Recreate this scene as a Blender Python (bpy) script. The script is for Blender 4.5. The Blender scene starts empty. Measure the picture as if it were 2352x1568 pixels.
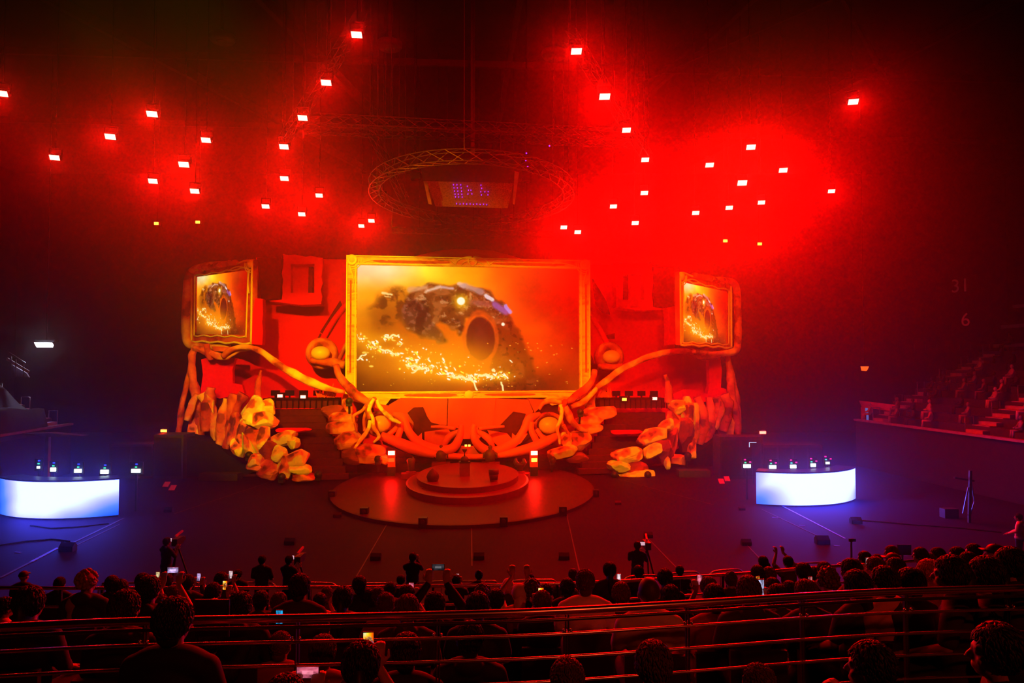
import bpy, math, random
import numpy as np
from mathutils import Vector, Matrix, noise as mnoise

# ------------------------------------------------------------------ camera
F, CX, CY = 1600.0, 1176.0, 784.0
EYE, PIT = 6.7, 0.0337
scene = bpy.context.scene
COL = scene.collection
cam_data = bpy.data.cameras.new('camera')
cam_data.sensor_width = 36.0
cam_data.lens = 36.0 * F / 2352.0
cam_data.clip_end = 400
cam = bpy.data.objects.new('camera', cam_data)
COL.objects.link(cam)
cam.location = (0, 0, EYE)
cam.rotation_euler = (math.pi / 2 + PIT, 0, 0)
scene.camera = cam
# ------------------------------------------------------------------ world, exposure
world = bpy.data.worlds.new('world')
scene.world = world
world.use_nodes = True
world.node_tree.nodes['Background'].inputs[0].default_value = (0.2, 0.0, 0.01, 1)
world.node_tree.nodes['Background'].inputs[1].default_value = 0.0
vs = scene.view_settings
vs.view_transform = 'Standard'
vs.look = 'None'
vs.exposure = 0.0
vs.gamma = 1.0
vs.use_curve_mapping = False
scene.cycles.max_bounces = 4
scene.cycles.diffuse_bounces = 1
scene.cycles.glossy_bounces = 2
scene.cycles.volume_bounces = 0
scene.cycles.transmission_bounces = 2
scene.cycles.transparent_max_bounces = 4
scene.cycles.caustics_reflective = False
scene.cycles.caustics_refractive = False
scene.cycles.use_light_tree = True
scene.cycles.sample_clamp_indirect = 3.0
scene.cycles.use_denoising = True
scene.cycles.adaptive_threshold = 0.05

# ------------------------------------------------------------------ geometry of the view
def ray(px, py):
    x = (px - CX) / F
    v = -(py - CY) / F
    return Vector((x, math.cos(PIT) - v * math.sin(PIT), math.sin(PIT) + v * math.cos(PIT)))
def at(px, py, y):
    d = ray(px, py)
    return Vector((0, 0, EYE)) + d * (y / d.y)
def fl(px, py, z=0.0):
    d = ray(px, py)
    return Vector((0, 0, EYE)) + d * ((z - EYE) / d.z)
PHI = 0.14
S0 = Vector((-2.9, 46.0, 0))
U = Vector((math.cos(PHI), math.sin(PHI), 0))
W = Vector((-math.sin(PHI), math.cos(PHI), 0))
Z = Vector((0, 0, 1))
def sp(px, py, w=0.0):
    d = ray(px, py)
    o = Vector((0, 0, EYE))
    t = ((S0 - o).dot(W) + w) / d.dot(W)
    return o + d * t
def st(u, w, z):
    return S0 + U * u + W * w + Z * z

# ------------------------------------------------------------------ lights
def aim(o, target):
    o.rotation_euler = (Vector(target) - o.location).to_track_quat('-Z', 'Y').to_euler()
def spot(name, loc, target, energy, color, size=60, blend=0.6, radius=0.3):
    l = bpy.data.lights.new(name, 'SPOT')
    l.energy = energy; l.color = color
    l.spot_size = math.radians(size); l.spot_blend = blend; l.shadow_soft_size = radius
    o = bpy.data.objects.new(name, l); COL.objects.link(o)
    o.location = loc; aim(o, target)
    return o
AMBER = (1.0, 0.30, 0.0)
# the washes hung in the house rig, off the top of the frame, pointing at the set
for tx, ty, e_, g_, sz in ((560, 850, 70000, .50, 19), (860, 760, 70000, .80, 21), (1150, 800, 46000, .52, 20), (700, 1010, 30000, .50, 15), (1010, 1000, 30000, .30, 17), (1300, 980, 30000, .34, 16)):
    spot('amber_wash', (-11, 5, 21), sp(tx, ty, -1), e_, (1.0, g_, 0.0), sz, 0.7, 0.25)
for tx, ty, e_, g_, sz in ((1600, 820, 40000, .30, 17), (1470, 1010, 40000, .44, 15), (1200, 850, 12000, .3, 22)):
    spot('amber_wash', (6, 5, 21), sp(tx, ty, -1), e_, (1.0, g_, 0.0), sz, 0.7, 0.25)
spot('red_wash', (0, 10, 20), sp(1075, 800), 21000, (1, 0.0, 0.0), 70, 0.6, 0.5)
spot('red_wash', (-8, 24, 20), (-3, 33, 0), 900, (1, 0.0, 0.0), 90, 0.9, 0.6)
spot('crowd_fill', (6, -8, 15), (1.5, 8, 3.2), 1200, (1, .06, .015), 50, 0.9, 0.4)  # unseen fill added behind the camera to brighten the crowd
# (x, y, apparent width, beam power) of every ceiling wash in the photograph
LAMPS = [(819,80,28,1),(749,190,26,1),(695,271,24,0.8),(652,337,23,0.8),(653,410,21,1.3),(733,449,18,1.5),(610,474,19,1.5),
 (693,492,18,1.5),(853,507,16,1.8),(830,519,15,1.8),(349,262,26,1.1),(253,314,25,1.2),(125,362,23,0.7),(473,322,23,1.2),
 (422,378,25,2.2),(351,416,22,1.5),(447,439,22,2),(4,215,26,0.8),(1324,118,28,2.2),(1389,222,28,7),(1439,299,22,0.8),
 (1482,367,20,0.8),(1480,443,19,5.5),(1409,474,18,6.2),(1459,512,18,9.9),(1295,522,17,6.6),(1327,533,17,9.9),(1960,234,25,1.4),
 (1725,338,23,6.6),(1630,379,21,5.5),(1799,391,21,5.5),(1705,420,24,9.9),(1749,465,18,7),(1675,477,18,8.8),(1598,489,18,9.9),
 (1910,439,17,0.8)]
def lamp_depth(py):
    return float(np.interp(py, [80, 220, 300, 370, 450, 533], [26, 28.5, 31.5, 35, 38, 41]))
LAMP_E = 260.0

# ------------------------------------------------------------------ haze
def nodemat(name):
    m = bpy.data.materials.new(name); m.use_nodes = True
    nt = m.node_tree
    for n in list(nt.nodes): nt.nodes.remove(n)
    out = nt.nodes.new('ShaderNodeOutputMaterial')
    return m, nt, out
m, nt, out = nodemat('haze')
vol = nt.nodes.new('ShaderNodeVolumeScatter')
vol.inputs['Color'].default_value = (1, 1, 1, 1)
vol.inputs['Density'].default_value = 0.006
vol.inputs['Anisotropy'].default_value = 0.8
nt.links.new(vol.outputs[0], out.inputs['Volume'])
M_HAZE = m

# ------------------------------------------------------------------ materials
MATS = {}
def mat(name, color, rough=0.6, metal=0.0, spec=0.4, noise_scale=None, color2=None, bump=0.0, detail=4.0, sharp=None, color3=None, stretch=None):
    if name in MATS: return MATS[name]
    m, nt, out = nodemat(name)
    b = nt.nodes.new('ShaderNodeBsdfPrincipled')
    b.inputs['Base Color'].default_value = (*color, 1)
    b.inputs['Roughness'].default_value = rough
    b.inputs['Metallic'].default_value = metal
    b.inputs['Specular IOR Level'].default_value = spec
    nt.links.new(b.outputs[0], out.inputs['Surface'])
    tc = nt.nodes.new('ShaderNodeTexCoord')
    nz = nt.nodes.new('ShaderNodeTexNoise')
    nz.inputs['Scale'].default_value = noise_scale or 3.0
    nz.inputs['Detail'].default_value = detail
    if stretch:
        mp = nt.nodes.new('ShaderNodeMapping'); mp.inputs['Scale'].default_value = stretch
        nt.links.new(tc.outputs['Object'], mp.inputs['Vector']); nt.links.new(mp.outputs[0], nz.inputs['Vector']); nz.inputs['Distortion'].default_value = 0.8
    else: nt.links.new(tc.outputs['Object'], nz.inputs['Vector'])
    cr = nt.nodes.new('ShaderNodeValToRGB')
    lo, hi = sharp or (0.35, 0.65)
    cr.color_ramp.elements[0].position = lo; cr.color_ramp.elements[1].position = hi
    c2 = color2 or tuple(c * 0.75 for c in color)
    cr.color_ramp.elements[0].color = (*c2, 1); cr.color_ramp.elements[1].color = (*color, 1)
    if color3:
        e3 = cr.color_ramp.elements.new(lo - 0.09); e3.color = (*color3, 1)
        e4 = cr.color_ramp.elements.new(lo - 0.04); e4.color = (*c2, 1)
    nt.links.new(nz.outputs['Fac'], cr.inputs[0])
    nt.links.new(cr.outputs[0], b.inputs['Base Color'])
    if bump:
        bp = nt.nodes.new('ShaderNodeBump'); bp.inputs['Strength'].default_value = bump
        nt.links.new(nz.outputs['Fac'], bp.inputs['Height'])
        nt.links.new(bp.outputs[0], b.inputs['Normal'])
    MATS[name] = m
    return m
def emat(name, color, strength):
    if name in MATS: return MATS[name]
    m, nt, out = nodemat(name)
    e = nt.nodes.new('ShaderNodeEmission')
    e.inputs[0].default_value = (*color, 1); e.inputs[1].default_value = strength
    nt.links.new(e.outputs[0], out.inputs['Surface'])
    MATS[name] = m
    return m
def amat(name, strength):
    """emission driven by the colour attribute 'picture': what a screen shows"""
    if name in MATS: return MATS[name]
    m, nt, out = nodemat(name)
    e = nt.nodes.new('ShaderNodeEmission'); a = nt.nodes.new('ShaderNodeVertexColor')
    a.layer_name = 'picture'; e.inputs[1].default_value = strength
    nt.links.new(a.outputs[0], e.inputs[0]); nt.links.new(e.outputs[0], out.inputs['Surface'])
    MATS[name] = m
    return m
RIG = mat('rig_black', (0.006, 0.006, 0.006), 0.9, spec=0.0)
BLACK = mat('black_metal', (0.03, 0.03, 0.03), 0.45, 0.3)
DARK = mat('dark_paint', (0.05, 0.045, 0.045), 0.6)
STEEL = mat('steel', (0.35, 0.34, 0.34), 0.3, 0.9)
GOLD = mat('gold_paint', (1.0, 0.70, 0.06), 0.55, color2=(1.0, 0.42, 0.05), noise_scale=1.6, bump=0.3, sharp=(.42, .5), color3=(.8, .2, .03), stretch=(.5, .5, 1.6))
GOLD_RELIEF = mat('gold_relief', (1.0, 1.0, 0.10), 0.5, color2=(1.0, 0.8, 0.08), noise_scale=1.0, bump=0.15)
GROOVE = mat('frame_groove', (0.75, 0.10, 0.02), 0.7, noise_scale=1.5)
WOOD = mat('carved_wood', (1.0, 0.55, 0.08), 0.6, color2=(0.75, 0.12, 0.02), noise_scale=0.8, bump=0.6, sharp=(0.44, 0.58), color3=(.3, .02, .008))  # darkest stop: scenic paint streaks that also stand in for shaded cracks
WOODRED = mat('red_wood', (0.85, 0.16, 0.03), 0.6, color2=(0.5, 0.03, 0.01), noise_scale=0.9, bump=0.6, sharp=(.45, .6), color3=(.16, .008, .005))
ROOTM = mat('root_bark', (0.9, 0.22, 0.04), 0.6, color2=(0.5, 0.05, 0.015), noise_scale=2.0, bump=0.4, sharp=(.45, .6))
ROOTLIT = mat('root_lit_bark', (0.95, 0.95, 0.12), 0.6, color2=(0.9, 0.30, 0.04), noise_scale=1.5, bump=0.3, sharp=(.42, .52))  # lit copy of the root bark, the light painted into its colour
REDPANEL = mat('red_scenery', (0.95, 0.005, 0.004), 0.7, spec=0.03, color2=(0.85, 0.004, 0.003), noise_scale=0.5)
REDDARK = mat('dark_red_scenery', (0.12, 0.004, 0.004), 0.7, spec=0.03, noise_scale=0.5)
COUCH = mat('orange_shell', (0.85, 0.09, 0.015), 0.65, color2=(0.7, 0.05, 0.01), noise_scale=0.5)
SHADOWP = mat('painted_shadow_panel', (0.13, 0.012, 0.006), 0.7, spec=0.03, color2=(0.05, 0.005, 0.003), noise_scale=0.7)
TUSK = mat('tusk_paint', (1.0, 0.14, 0.02), 0.55, color2=(0.85, 0.09, 0.012), noise_scale=0.8)
EGG = mat('egg_paint', (1.0, 0.62, 0.06), 0.35, color2=(1.0, 0.36, 0.03), noise_scale=0.5, spec=0.6)
STONE_A = mat('stone_ochre', (0.90, 0.80, 0.10), 0.75, color2=(0.85, 0.16, 0.03), noise_scale=0.9, bump=0.8, sharp=(0.47, 0.52), detail=2.5, color3=(.15, .01, .006))  # projected yellow highlights and shaded crevices painted into the stone colours
STONE_B = mat('stone_orange', (0.95, 0.32, 0.05), 0.75, color2=(0.6, 0.05, 0.015), noise_scale=0.9, bump=0.8, sharp=(0.46, 0.55), detail=2.5, color3=(.13, .008, .005))
STONE_C = mat('stone_dark', (0.45, 0.04, 0.015), 0.8, color2=(0.14, 0.01, 0.006), noise_scale=0.8, bump=0.8, detail=2.5)
STONE_Y = mat('stone_yellow', (0.80, 0.95, 0.12), 0.75, color2=(0.85, 0.55, 0.07), noise_scale=0.9, bump=0.7, sharp=(.44, .5), detail=2.5, color3=(.5, .06, .015))
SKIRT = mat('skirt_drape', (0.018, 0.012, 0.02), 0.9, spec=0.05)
STAIR = mat('stair_carpet', (0.10, 0.008, 0.008), 0.8, spec=0.1)
FLOORM = mat('arena_floor', (0.026, 0.004, 0.045), 0.65, spec=0.05, color2=(0.022, 0.0035, 0.038), noise_scale=0.25)
PODIUM = mat('podium_top', (0.20, 0.008, 0.006), 0.4, spec=.15, color2=(0.17, 0.007, 0.005), noise_scale=0.4)
DECK = mat('stage_deck', (0.07, 0.008, 0.005), 0.42, spec=.08, color2=(0.06, 0.007, 0.005), noise_scale=0.4)
WALLM = mat('wall_dark', (0.035, 0.025, 0.03), 0.85)
CEILM = mat('ceiling_dark', (0.025, 0.02, 0.02), 0.85)
TRUSSM = mat('truss_metal', (0.08, 0.03, 0.02), 0.5, 0.5)
CLOTHM = mat('black_drape', (0.045, 0.04, 0.045), 0.7, noise_scale=1.5, bump=0.3)
CONC = mat('stand_concrete', (0.07, 0.05, 0.055), 0.85)
TAPE = mat('floor_tape', (0.16, 0.35, 0.9), 0.5)
STATUE = mat('statue_dark', (0.10, 0.04, 0.035), 0.5, noise_scale=4)
LENS = emat('wash_lens', (1.0, 0.07, 0.05), 22)
LENSW = emat('warm_lens', (1.0, 0.32, 0.03), 5)

# ------------------------------------------------------------------ mesh builder
class MB:
    def __init__(s): s.v = []; s.f = []
    def add(s, vs_, fs):
        k = len(s.v); s.v += [tuple(p) for p in vs_]; s.f += [tuple(i + k for i in f) for f in fs]
        return s
    def box(s, c, size, rot=0.0, ax=None):
        c = Vector(c); hx, hy, hz = [q / 2 for q in size]
        if ax is None: ax = (Vector((math.cos(rot), math.sin(rot), 0)), Vector((-math.sin(rot), math.cos(rot), 0)), Z)
        vs_ = [c + ax[0] * (x * hx) + ax[1] * (y * hy) + ax[2] * (z * hz) for z in (-1, 1) for y in (-1, 1) for x in (-1, 1)]
        return s.add(vs_, [(0, 2, 3, 1), (4, 5, 7, 6), (0, 1, 5, 4), (2, 6, 7, 3), (0, 4, 6, 2), (1, 3, 7, 5)])
    def bar(s, a, b, w, h=None):
        a = Vector(a); b = Vector(b); d = b - a; L = d.length
        if L < 1e-6: return s
        d.normalize(); up = Z if abs(d.z) < 0.9 else Vector((1, 0, 0))
        x = d.cross(up).normalized(); y = x.cross(d).normalized()
        return s.box((a + b) / 2, (L, w, h or w), ax=(d, x, y))
    def tube(s, pts, r, n=10, cap=True, jitter=0.0, seed=0, ell=1.0):
        pts = [Vector(p) for p in pts]; N = len(pts)
        rr = list(r) if hasattr(r, '__len__') else [r] * N
        up = None; rings = []
        for i, p in enumerate(pts):
            t = (pts[min(i + 1, N - 1)] - pts[max(i - 1, 0)]).normalized()
            if up is None:
                up = Z if abs(t.z) < 0.9 else Vector((0, 1, 0))
            x = up - t * up.dot(t)
            if x.length < 1e-5: x = Vector((1, 0, 0)) - t * t.x
            x.normalize(); y = t.cross(x); up = x
            for k in range(n):
                a = 2 * math.pi * k / n
                q = rr[i]
                if jitter:
                    q *= 1 + jitter * mnoise.noise(Vector((math.cos(a) * 1.3 + seed * 7.1, math.sin(a) * 1.3, i * 0.35)))
                rings.append(p + x * (math.cos(a) * q) + y * (math.sin(a) * q * ell))
        fs = []
        for i in range(N - 1):
            for k in range(n):
                a = i * n + k; b = i * n + (k + 1) % n
                fs.append((a, b, b + n, a + n))
        if cap:
            fs.append(tuple(reversed(range(n)))); fs.append(tuple((N - 1) * n + k for k in range(n)))
        return s.add(rings, fs)
    def prism(s, front, depth_vec):
        n = len(front); d = Vector(depth_vec)
        vs_ = [Vector(p) for p in front] + [Vector(p) + d for p in front]
        fs = [tuple(range(n)), tuple(reversed(range(n, 2 * n)))]
        for i in range(n):
            j = (i + 1) % n; fs.append((i, i + n, j + n, j))
        return s.add(vs_, fs)
    def lathe(s, c, prof, n=24, ax=None):
        c = Vector(c); X, Y, A = ax or (Vector((1, 0, 0)), Vector((0, 1, 0)), Z)
        vs_ = []; fs = []; m_ = len(prof)
        for r, h in prof:
            for k in range(n):
                a = 2 * math.pi * k / n
                vs_.append(c + X * (r * math.cos(a)) + Y * (r * math.sin(a)) + A * h)
        for i in range(m_ - 1):
            for k in range(n):
                a = i * n + k; b = i * n + (k + 1) % n
                fs.append((a, b, b + n, a + n))
        fs.append(tuple(reversed(range(n)))); fs.append(tuple((m_ - 1) * n + k for k in range(n)))
        return s.add(vs_, fs)
    def ell(s, c, rx, ry, rz, ax=None, n=16, m_=10):
        X, Y, A = ax or (Vector((1, 0, 0)), Vector((0, 1, 0)), Z)
        c = Vector(c); vs_ = [c - A * rz]; fs = []
        for i in range(1, m_):
            t = math.pi * i / m_
            for k in range(n):
                a = 2 * math.pi * k / n
                vs_.append(c + X * (rx * math.sin(t) * math.cos(a)) + Y * (ry * math.sin(t) * math.sin(a)) - A * (rz * math.cos(t)))
        vs_.append(c + A * rz)
        for k in range(n):
            fs.append((0, 1 + (k + 1) % n, 1 + k))
            for i in range(m_ - 2):
                a = 1 + i * n + k; b = 1 + i * n + (k + 1) % n
                fs.append((a, b, b + n, a + n))
            e = 1 + (m_ - 2) * n
            fs.append((e + k, e + (k + 1) % n, len(vs_) - 1))
        return s.add(vs_, fs)
    def rock(s, c, rx, ry, rz, seed=0, facet=0.28, n=22, m_=14, ax=None, power=3.2):
        """boulder: a super-ellipsoid pushed into flat facets"""
        X, Y, A = ax or (U, W, Z)
        rnd = random.Random(seed); c = Vector(c)
        planes = []
        for k in range(13):
            d = Vector((rnd.gauss(0, 1), rnd.gauss(0, 1), rnd.gauss(0, .8))).normalized()
            planes.append((d, 1 - facet * rnd.random() - 0.04))
        def f(v):
            q = (abs(v.x) ** power + abs(v.y) ** power + abs(v.z) ** power) ** (1 / power)
            p = v / q
            for d, h in planes:
                e = p.dot(d)
                if e > h: p = p - d * (e - h)
            p += v * (0.05 * mnoise.noise(v * 2.2 + Vector((seed, 0, 0))))
            return c + X * (p.x * rx) + Y * (p.y * ry) + A * (p.z * rz)
        vs_ = [f(Vector((0, 0, -1)))]; fs = []
        for i in range(1, m_):
            t = math.pi * i / m_
            for k in range(n):
                a = 2 * math.pi * k / n
                vs_.append(f(Vector((math.sin(t) * math.cos(a), math.sin(t) * math.sin(a), -math.cos(t)))))
        vs_.append(f(Vector((0, 0, 1))))
        for k in range(n):
            fs.append((0, 1 + (k + 1) % n, 1 + k))
            for i in range(m_ - 2):
                a = 1 + i * n + k; b = 1 + i * n + (k + 1) % n
                fs.append((a, b, b + n, a + n))
            e = 1 + (m_ - 2) * n
            fs.append((e + k, e + (k + 1) % n, len(vs_) - 1))
        return s.add(vs_, fs)
    def build(s, name, material, parent=None, smooth=False, label=None, cat=None, group=None, kind=None, origin=None):
        P = np.array(s.v, dtype=float)
        if origin is None:
            origin = Vector(((P[:, 0].min() + P[:, 0].max()) / 2, (P[:, 1].min() + P[:, 1].max()) / 2, P[:, 2].min()))
        origin = Vector(origin)
        me = bpy.data.meshes.new(name)
        me.from_pydata([tuple(p) for p in (P - np.array(origin))], [], s.f)
        me.materials.append(material)
        if smooth: me.polygons.foreach_set('use_smooth', [True] * len(me.polygons))
        o = bpy.data.objects.new(name, me); COL.objects.link(o)
        if parent is not None:
            o.parent = parent; o.location = origin - world_loc(parent)
        else: o.location = origin
        tag(o, label, cat, group, kind)
        return o
def world_loc(o):
    v = Vector(o.location)
    while o.parent is not None:
        o = o.parent; v += Vector(o.location)
    return v
def tag(o, label=None, cat=None, group=None, kind=None):
    if label: o['label'] = label
    if cat: o['category'] = cat
    if group: o['group'] = group
    if kind: o['kind'] = kind
    return o
def empty(name, loc, label, cat, group=None):
    o = bpy.data.objects.new(name, None); COL.objects.link(o)
    o.location = loc; o.empty_display_size = 0.2
    return tag(o, label, cat, group)
def smooth_pts(pts, k=4):
    """Catmull-Rom through tuples of any length"""
    P = [np.array(p, dtype=float) for p in pts]
    P = [2 * P[0] - P[1]] + P + [2 * P[-1] - P[-2]]
    out_ = []
    for i in range(1, len(P) - 2):
        a, b, c, d = P[i - 1:i + 3]
        for j in range(k):
            t = j / k
            out_.append(0.5 * ((2 * b) + (-a + c) * t + (2 * a - 5 * b + 4 * c - d) * t * t + (-a + 3 * b - 3 * c + d) * t ** 3))
    out_.append(P[-2])
    return out_
def bough(mb, pts, k=5, n=12, jitter=0.35, seed=0, ell=1.0):
    """pts: (px, py, w, radius in px) -> organic tube standing in the stage's own space"""
    q = smooth_pts(pts, k)
    P = [sp(a[0], a[1], a[2]) for a in q]
    R_ = [max(0.02, a[3] * p.y / F) for a, p in zip(q, P)]
    return mb.tube(P, R_, n=n, jitter=jitter, seed=seed, ell=ell)
def slab(mb, poly, w, depth):
    return mb.prism([sp(x, y, w) for x, y in poly], W * depth)
def pxm(px, d): return px * d / F

# ------------------------------------------------------------------ arena shell
MB().box((0, 32, -0.15), (110, 76, 0.3)).build('floor', FLOORM, kind='structure')
MB().box((0, 70, 13), (110, 0.5, 26)).build('wall_back', WALLM, kind='structure')
MB().box((-50, 32, 13), (0.5, 76, 26)).build('wall_left', WALLM, kind='structure')
MB().box((50, 32, 13), (0.5, 76, 26)).build('wall_right', WALLM, kind='structure')
MB().box((0, 32, 26.15), (110, 76, 0.3)).build('ceiling', CEILM, kind='structure')
hz = MB().box((0, 43.5, 13.2), (99, 51, 25.6)).build('haze', M_HAZE, label='thin red stage haze filling the whole arena above the floor', cat='haze', kind='stuff')

# stage deck: low round platform in front of the set, and the wide dark deck under the set
dc = Vector((-2.55, 38.2, 0))
OVAL = (Vector((1, 0, 0)), Vector((0, 1.36, 0)), Z)
MB().lathe(dc, [(6.95, 0.0), (6.95, 0.14), (6.85, 0.16)], 96, OVAL).build('stage_deck', DECK, label='low wide oval stage deck in front of the set', cat='stage')
dk = MB(); dk.box(st(0, 5.5, 0.07), (40, 15, 0.14), PHI)
dk.build('stage_floor', STAIR, label='dark flat stage floor running under the whole set', cat='stage')
# podium
pc = Vector((-2.4, 38.3, 0.16))
POV = (Vector((1, 0, 0)), Vector((0, 1.62, 0)), Z)
pod = empty('podium', pc, 'two-stepped oval podium at the middle of the stage deck', 'podium')
MB().lathe(pc, [(3.30, 0), (3.30, 0.30), (3.20, 0.33)], 72, POV).build('lower_step', PODIUM, pod)
MB().lathe(pc + Z * 0.33, [(2.75, 0), (2.75, 0.28), (2.68, 0.3)], 72, POV).build('upper_step', PODIUM, pod)

# ------------------------------------------------------------------ what the screens show
def _vn(x, y, seed):
    xi = np.floor(x).astype(int); yi = np.floor(y).astype(int); fx = x - xi; fy = y - yi
    def h(a, b):
        n_ = (a * 374761393 + b * 668265263 + seed * 69069) & 0x7fffffff
        n_ = (n_ ^ (n_ >> 13)) * 1274126177 & 0x7fffffff
        return ((n_ ^ (n_ >> 16)) & 0xffff) / 65535.0
    sx = fx * fx * (3 - 2 * fx); sy = fy * fy * (3 - 2 * fy)
    return (h(xi, yi) * (1 - sx) + h(xi + 1, yi) * sx) * (1 - sy) + (h(xi, yi + 1) * (1 - sx) + h(xi + 1, yi + 1) * sx) * sy
def fbm(x, y, seed, o=4):
    r = 0; a = 0.5
    for k in range(o):
        r = r + a * _vn(x * 2 ** k, y * 2 ** k, seed + k); a *= 0.5
    return r / (1 - 0.5 ** o)
def srgb(c):
    c = np.array(c, dtype=float) / 255.0
    return np.where(c <= 0.04045, c / 12.92, ((c + 0.055) / 1.055) ** 2.4)
def inpoly(x, y, poly):
    ins = np.zeros(x.shape, bool); n = len(poly)
    for i in range(n):
        x1, y1 = poly[i]; x2, y2 = poly[(i + 1) % n]
        c = ((y1 > y) != (y2 > y)) & (x < (x2 - x1) * (y - y1) / (y2 - y1 + 1e-12) + x1)
        ins ^= c
    return ins
def fire_picture(nx, ny):
    """a burning crag under golden smoke: pale corner, dark jagged mass with a hollow, lava cracks, embers"""
    X, Y = np.meshgrid(np.linspace(0, 1, nx), np.linspace(0, 1, ny))
    wx = X + 0.05 * (fbm(X * 5, Y * 3, 3) - .5); wy = Y + 0.09 * (fbm(X * 5, Y * 3, 9) - .5)
    kx = [0, .12, .3, .5, .65, .8, 1.0]
    rows = [(0.0, [(255,246,190),(255,252,190),(255,214,60),(255,160,12),(250,105,10),(180,60,14),(205,24,0)]),
            (0.25, [(235,160,30),(228,150,20),(245,170,20),(252,150,15),(255,110,8),(205,50,5),(196,14,0)]),
            (0.5, [(225,140,14),(190,105,10),(225,105,8),(250,125,8),(255,98,4),(250,86,5),(200,26,2)]),
            (0.75, [(160,75,5),(170,80,5),(225,95,5),(245,120,10),(240,100,5),(220,75,5),(190,52,2)]),
            (1.0, [(125,62,8),(130,62,8),(150,70,8),(180,80,5),(160,60,5),(130,45,8),(165,62,2)])]
    img = np.zeros((ny, nx, 3)); ky = [r[0] for r in rows]
    for ch in range(3):
        g = np.array([np.interp(wx[0] * 0 + X[0], kx, [c[ch] for c in r[1]]) for r in rows])
        cx_ = np.clip(wx, 0, 1) * (nx - 1)
        for i in range(nx): pass
        G = np.array([[0.0]])
        # bilinear with the warped coordinates
        yy = np.clip(wy, 0, 1)
        idx = np.clip(np.searchsorted(ky, yy, side='right') - 1, 0, len(ky) - 2)
        k0 = np.array(ky)[idx]; k1 = np.array(ky)[idx + 1]; t = (yy - k0) / (k1 - k0); t = t * t * (3 - 2 * t)
        ci = np.clip(cx_.astype(int), 0, nx - 1)
        img[..., ch] = g[idx, ci] * (1 - t) + g[idx + 1, ci] * t
    smoke = fbm(wx * 6, wy * 4, 21)
    img *= (0.82 + 0.4 * smoke)[..., None]
    def blend(mask, col, a=1.0):
        mk = np.clip(mask, 0, 1)[..., None] * a
        img[:] = img * (1 - mk) + np.array(col, float) * mk
    def soft(poly, blur=0.012, jag=0.02, seed=5, sc=16):
        jx = X + jag * (fbm(X * sc * 1.8, Y * sc, seed) - .5) * 2; jy = Y + jag * 1.8 * (fbm(X * sc * 1.8, Y * sc, seed + 7) - .5) * 2
        m0 = inpoly(jx, jy, poly).astype(float)
        k = max(1, int(blur * nx))
        for ax_ in (0, 1):
            c = np.cumsum(np.pad(m0, [(k, k) if i == ax_ else (0, 0) for i in (0, 1)], mode='edge'), axis=ax_)
            m0 = (np.take(c, range(2 * k, m0.shape[ax_] + 2 * k), axis=ax_) - np.take(c, range(0, m0.shape[ax_]), axis=ax_)) / (2 * k)
        return m0
    tex = fbm(X * 26, Y * 16, 31)
    # far shoulder of the crag
    m2 = soft([(.05,.40),(.10,.24),(.15,.19),(.22,.21),(.27,.28),(.25,.47),(.18,.44),(.10,.50)], .02, .03)
    blend(m2, (150, 80, 14), .5); blend(m2 * np.clip((tex - .46) * 7, 0, 1), (96, 50, 12), .75)
    # right slope
    blend(soft([(.62,.30),(.68,.38),(.70,.48),(.735,.55),(.77,.72),(.80,.85),(.84,.93),(.87,1.0),(.5,1.0),(.60,.85),(.60,.6)], .01), (124, 52, 12), .85)
    # main mass
    main = [(.20,.30),(.235,.20),(.27,.16),(.34,.155),(.40,.165),(.45,.14),(.50,.15),(.56,.18),(.60,.22),(.645,.27),(.68,.36),(.66,.42),(.63,.46),(.60,.42),(.55,.38),(.48,.40),(.46,.55),(.42,.50),(.36,.46),(.33,.50),(.37,.62),(.30,.58),(.24,.52),(.20,.42)]
    mm = soft(main, .008)
    blend(mm, (112, 62, 24), .92)
    fine = fbm(X * 60, Y * 38, 77)
    blend(mm * np.clip((tex - .5) * 8, 0, 1), (176, 108, 52), .8)
    blend(mm * np.clip((fine - .6) * 9, 0, 1), (226, 178, 130), .55)
    blend(mm * np.clip((.42 - tex) * 7, 0, 1), (66, 30, 14), .8)
    # long curved spur running down
    blend(soft([(.20,.30),(.26,.27),(.31,.34),(.33,.46),(.39,.56),(.40,.61),(.35,.62),(.29,.54),(.23,.47),(.20,.40)], .008, .012), (96, 56, 34), .9)
    sp_ = soft([(.20,.30),(.26,.27),(.31,.34),(.33,.46),(.39,.56),(.40,.61),(.35,.62),(.29,.54),(.23,.47),(.20,.40)], .004, .012)
    blend(sp_ * np.clip((fine - .52) * 8, 0, 1), (150, 96, 70), .7); blend(sp_ * np.clip((.44 - tex) * 8, 0, 1), (56, 28, 20), .8)
    rs = soft([(.62,.34),(.68,.40),(.70,.48),(.735,.55),(.77,.72),(.80,.85),(.84,.93),(.87,1.0),(.5,1.0),(.60,.85),(.60,.6)], .008)
    blend(rs * np.clip((tex - .52) * 7, 0, 1), (168, 78, 30), .6); blend(rs * np.clip((.42 - fine) * 8, 0, 1), (76, 30, 10), .7)
    # lit ridge
    for (a, b, w_, c) in [((.23,.19),(.30,.17),.020,(225,170,120)),((.30,.20),(.36,.165),.014,(240,214,190)),((.37,.165),(.42,.175),.012,(222,190,190)),
                          ((.445,.135),(.47,.15),.014,(236,204,190)),((.48,.15),(.55,.20),.022,(190,160,150)),((.57,.23),(.60,.26),.012,(255,250,255)),
                          ((.61,.30),(.66,.36),.022,(150,110,190)),((.66,.31),(.68,.36),.010,(190,165,255)),((.50,.28),(.58,.30),.022,(150,88,70)),
                          ((.11,.22),(.15,.23),.008,(255,240,170)),((.12,.245),(.145,.25),.006,(255,220,140))]:
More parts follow.
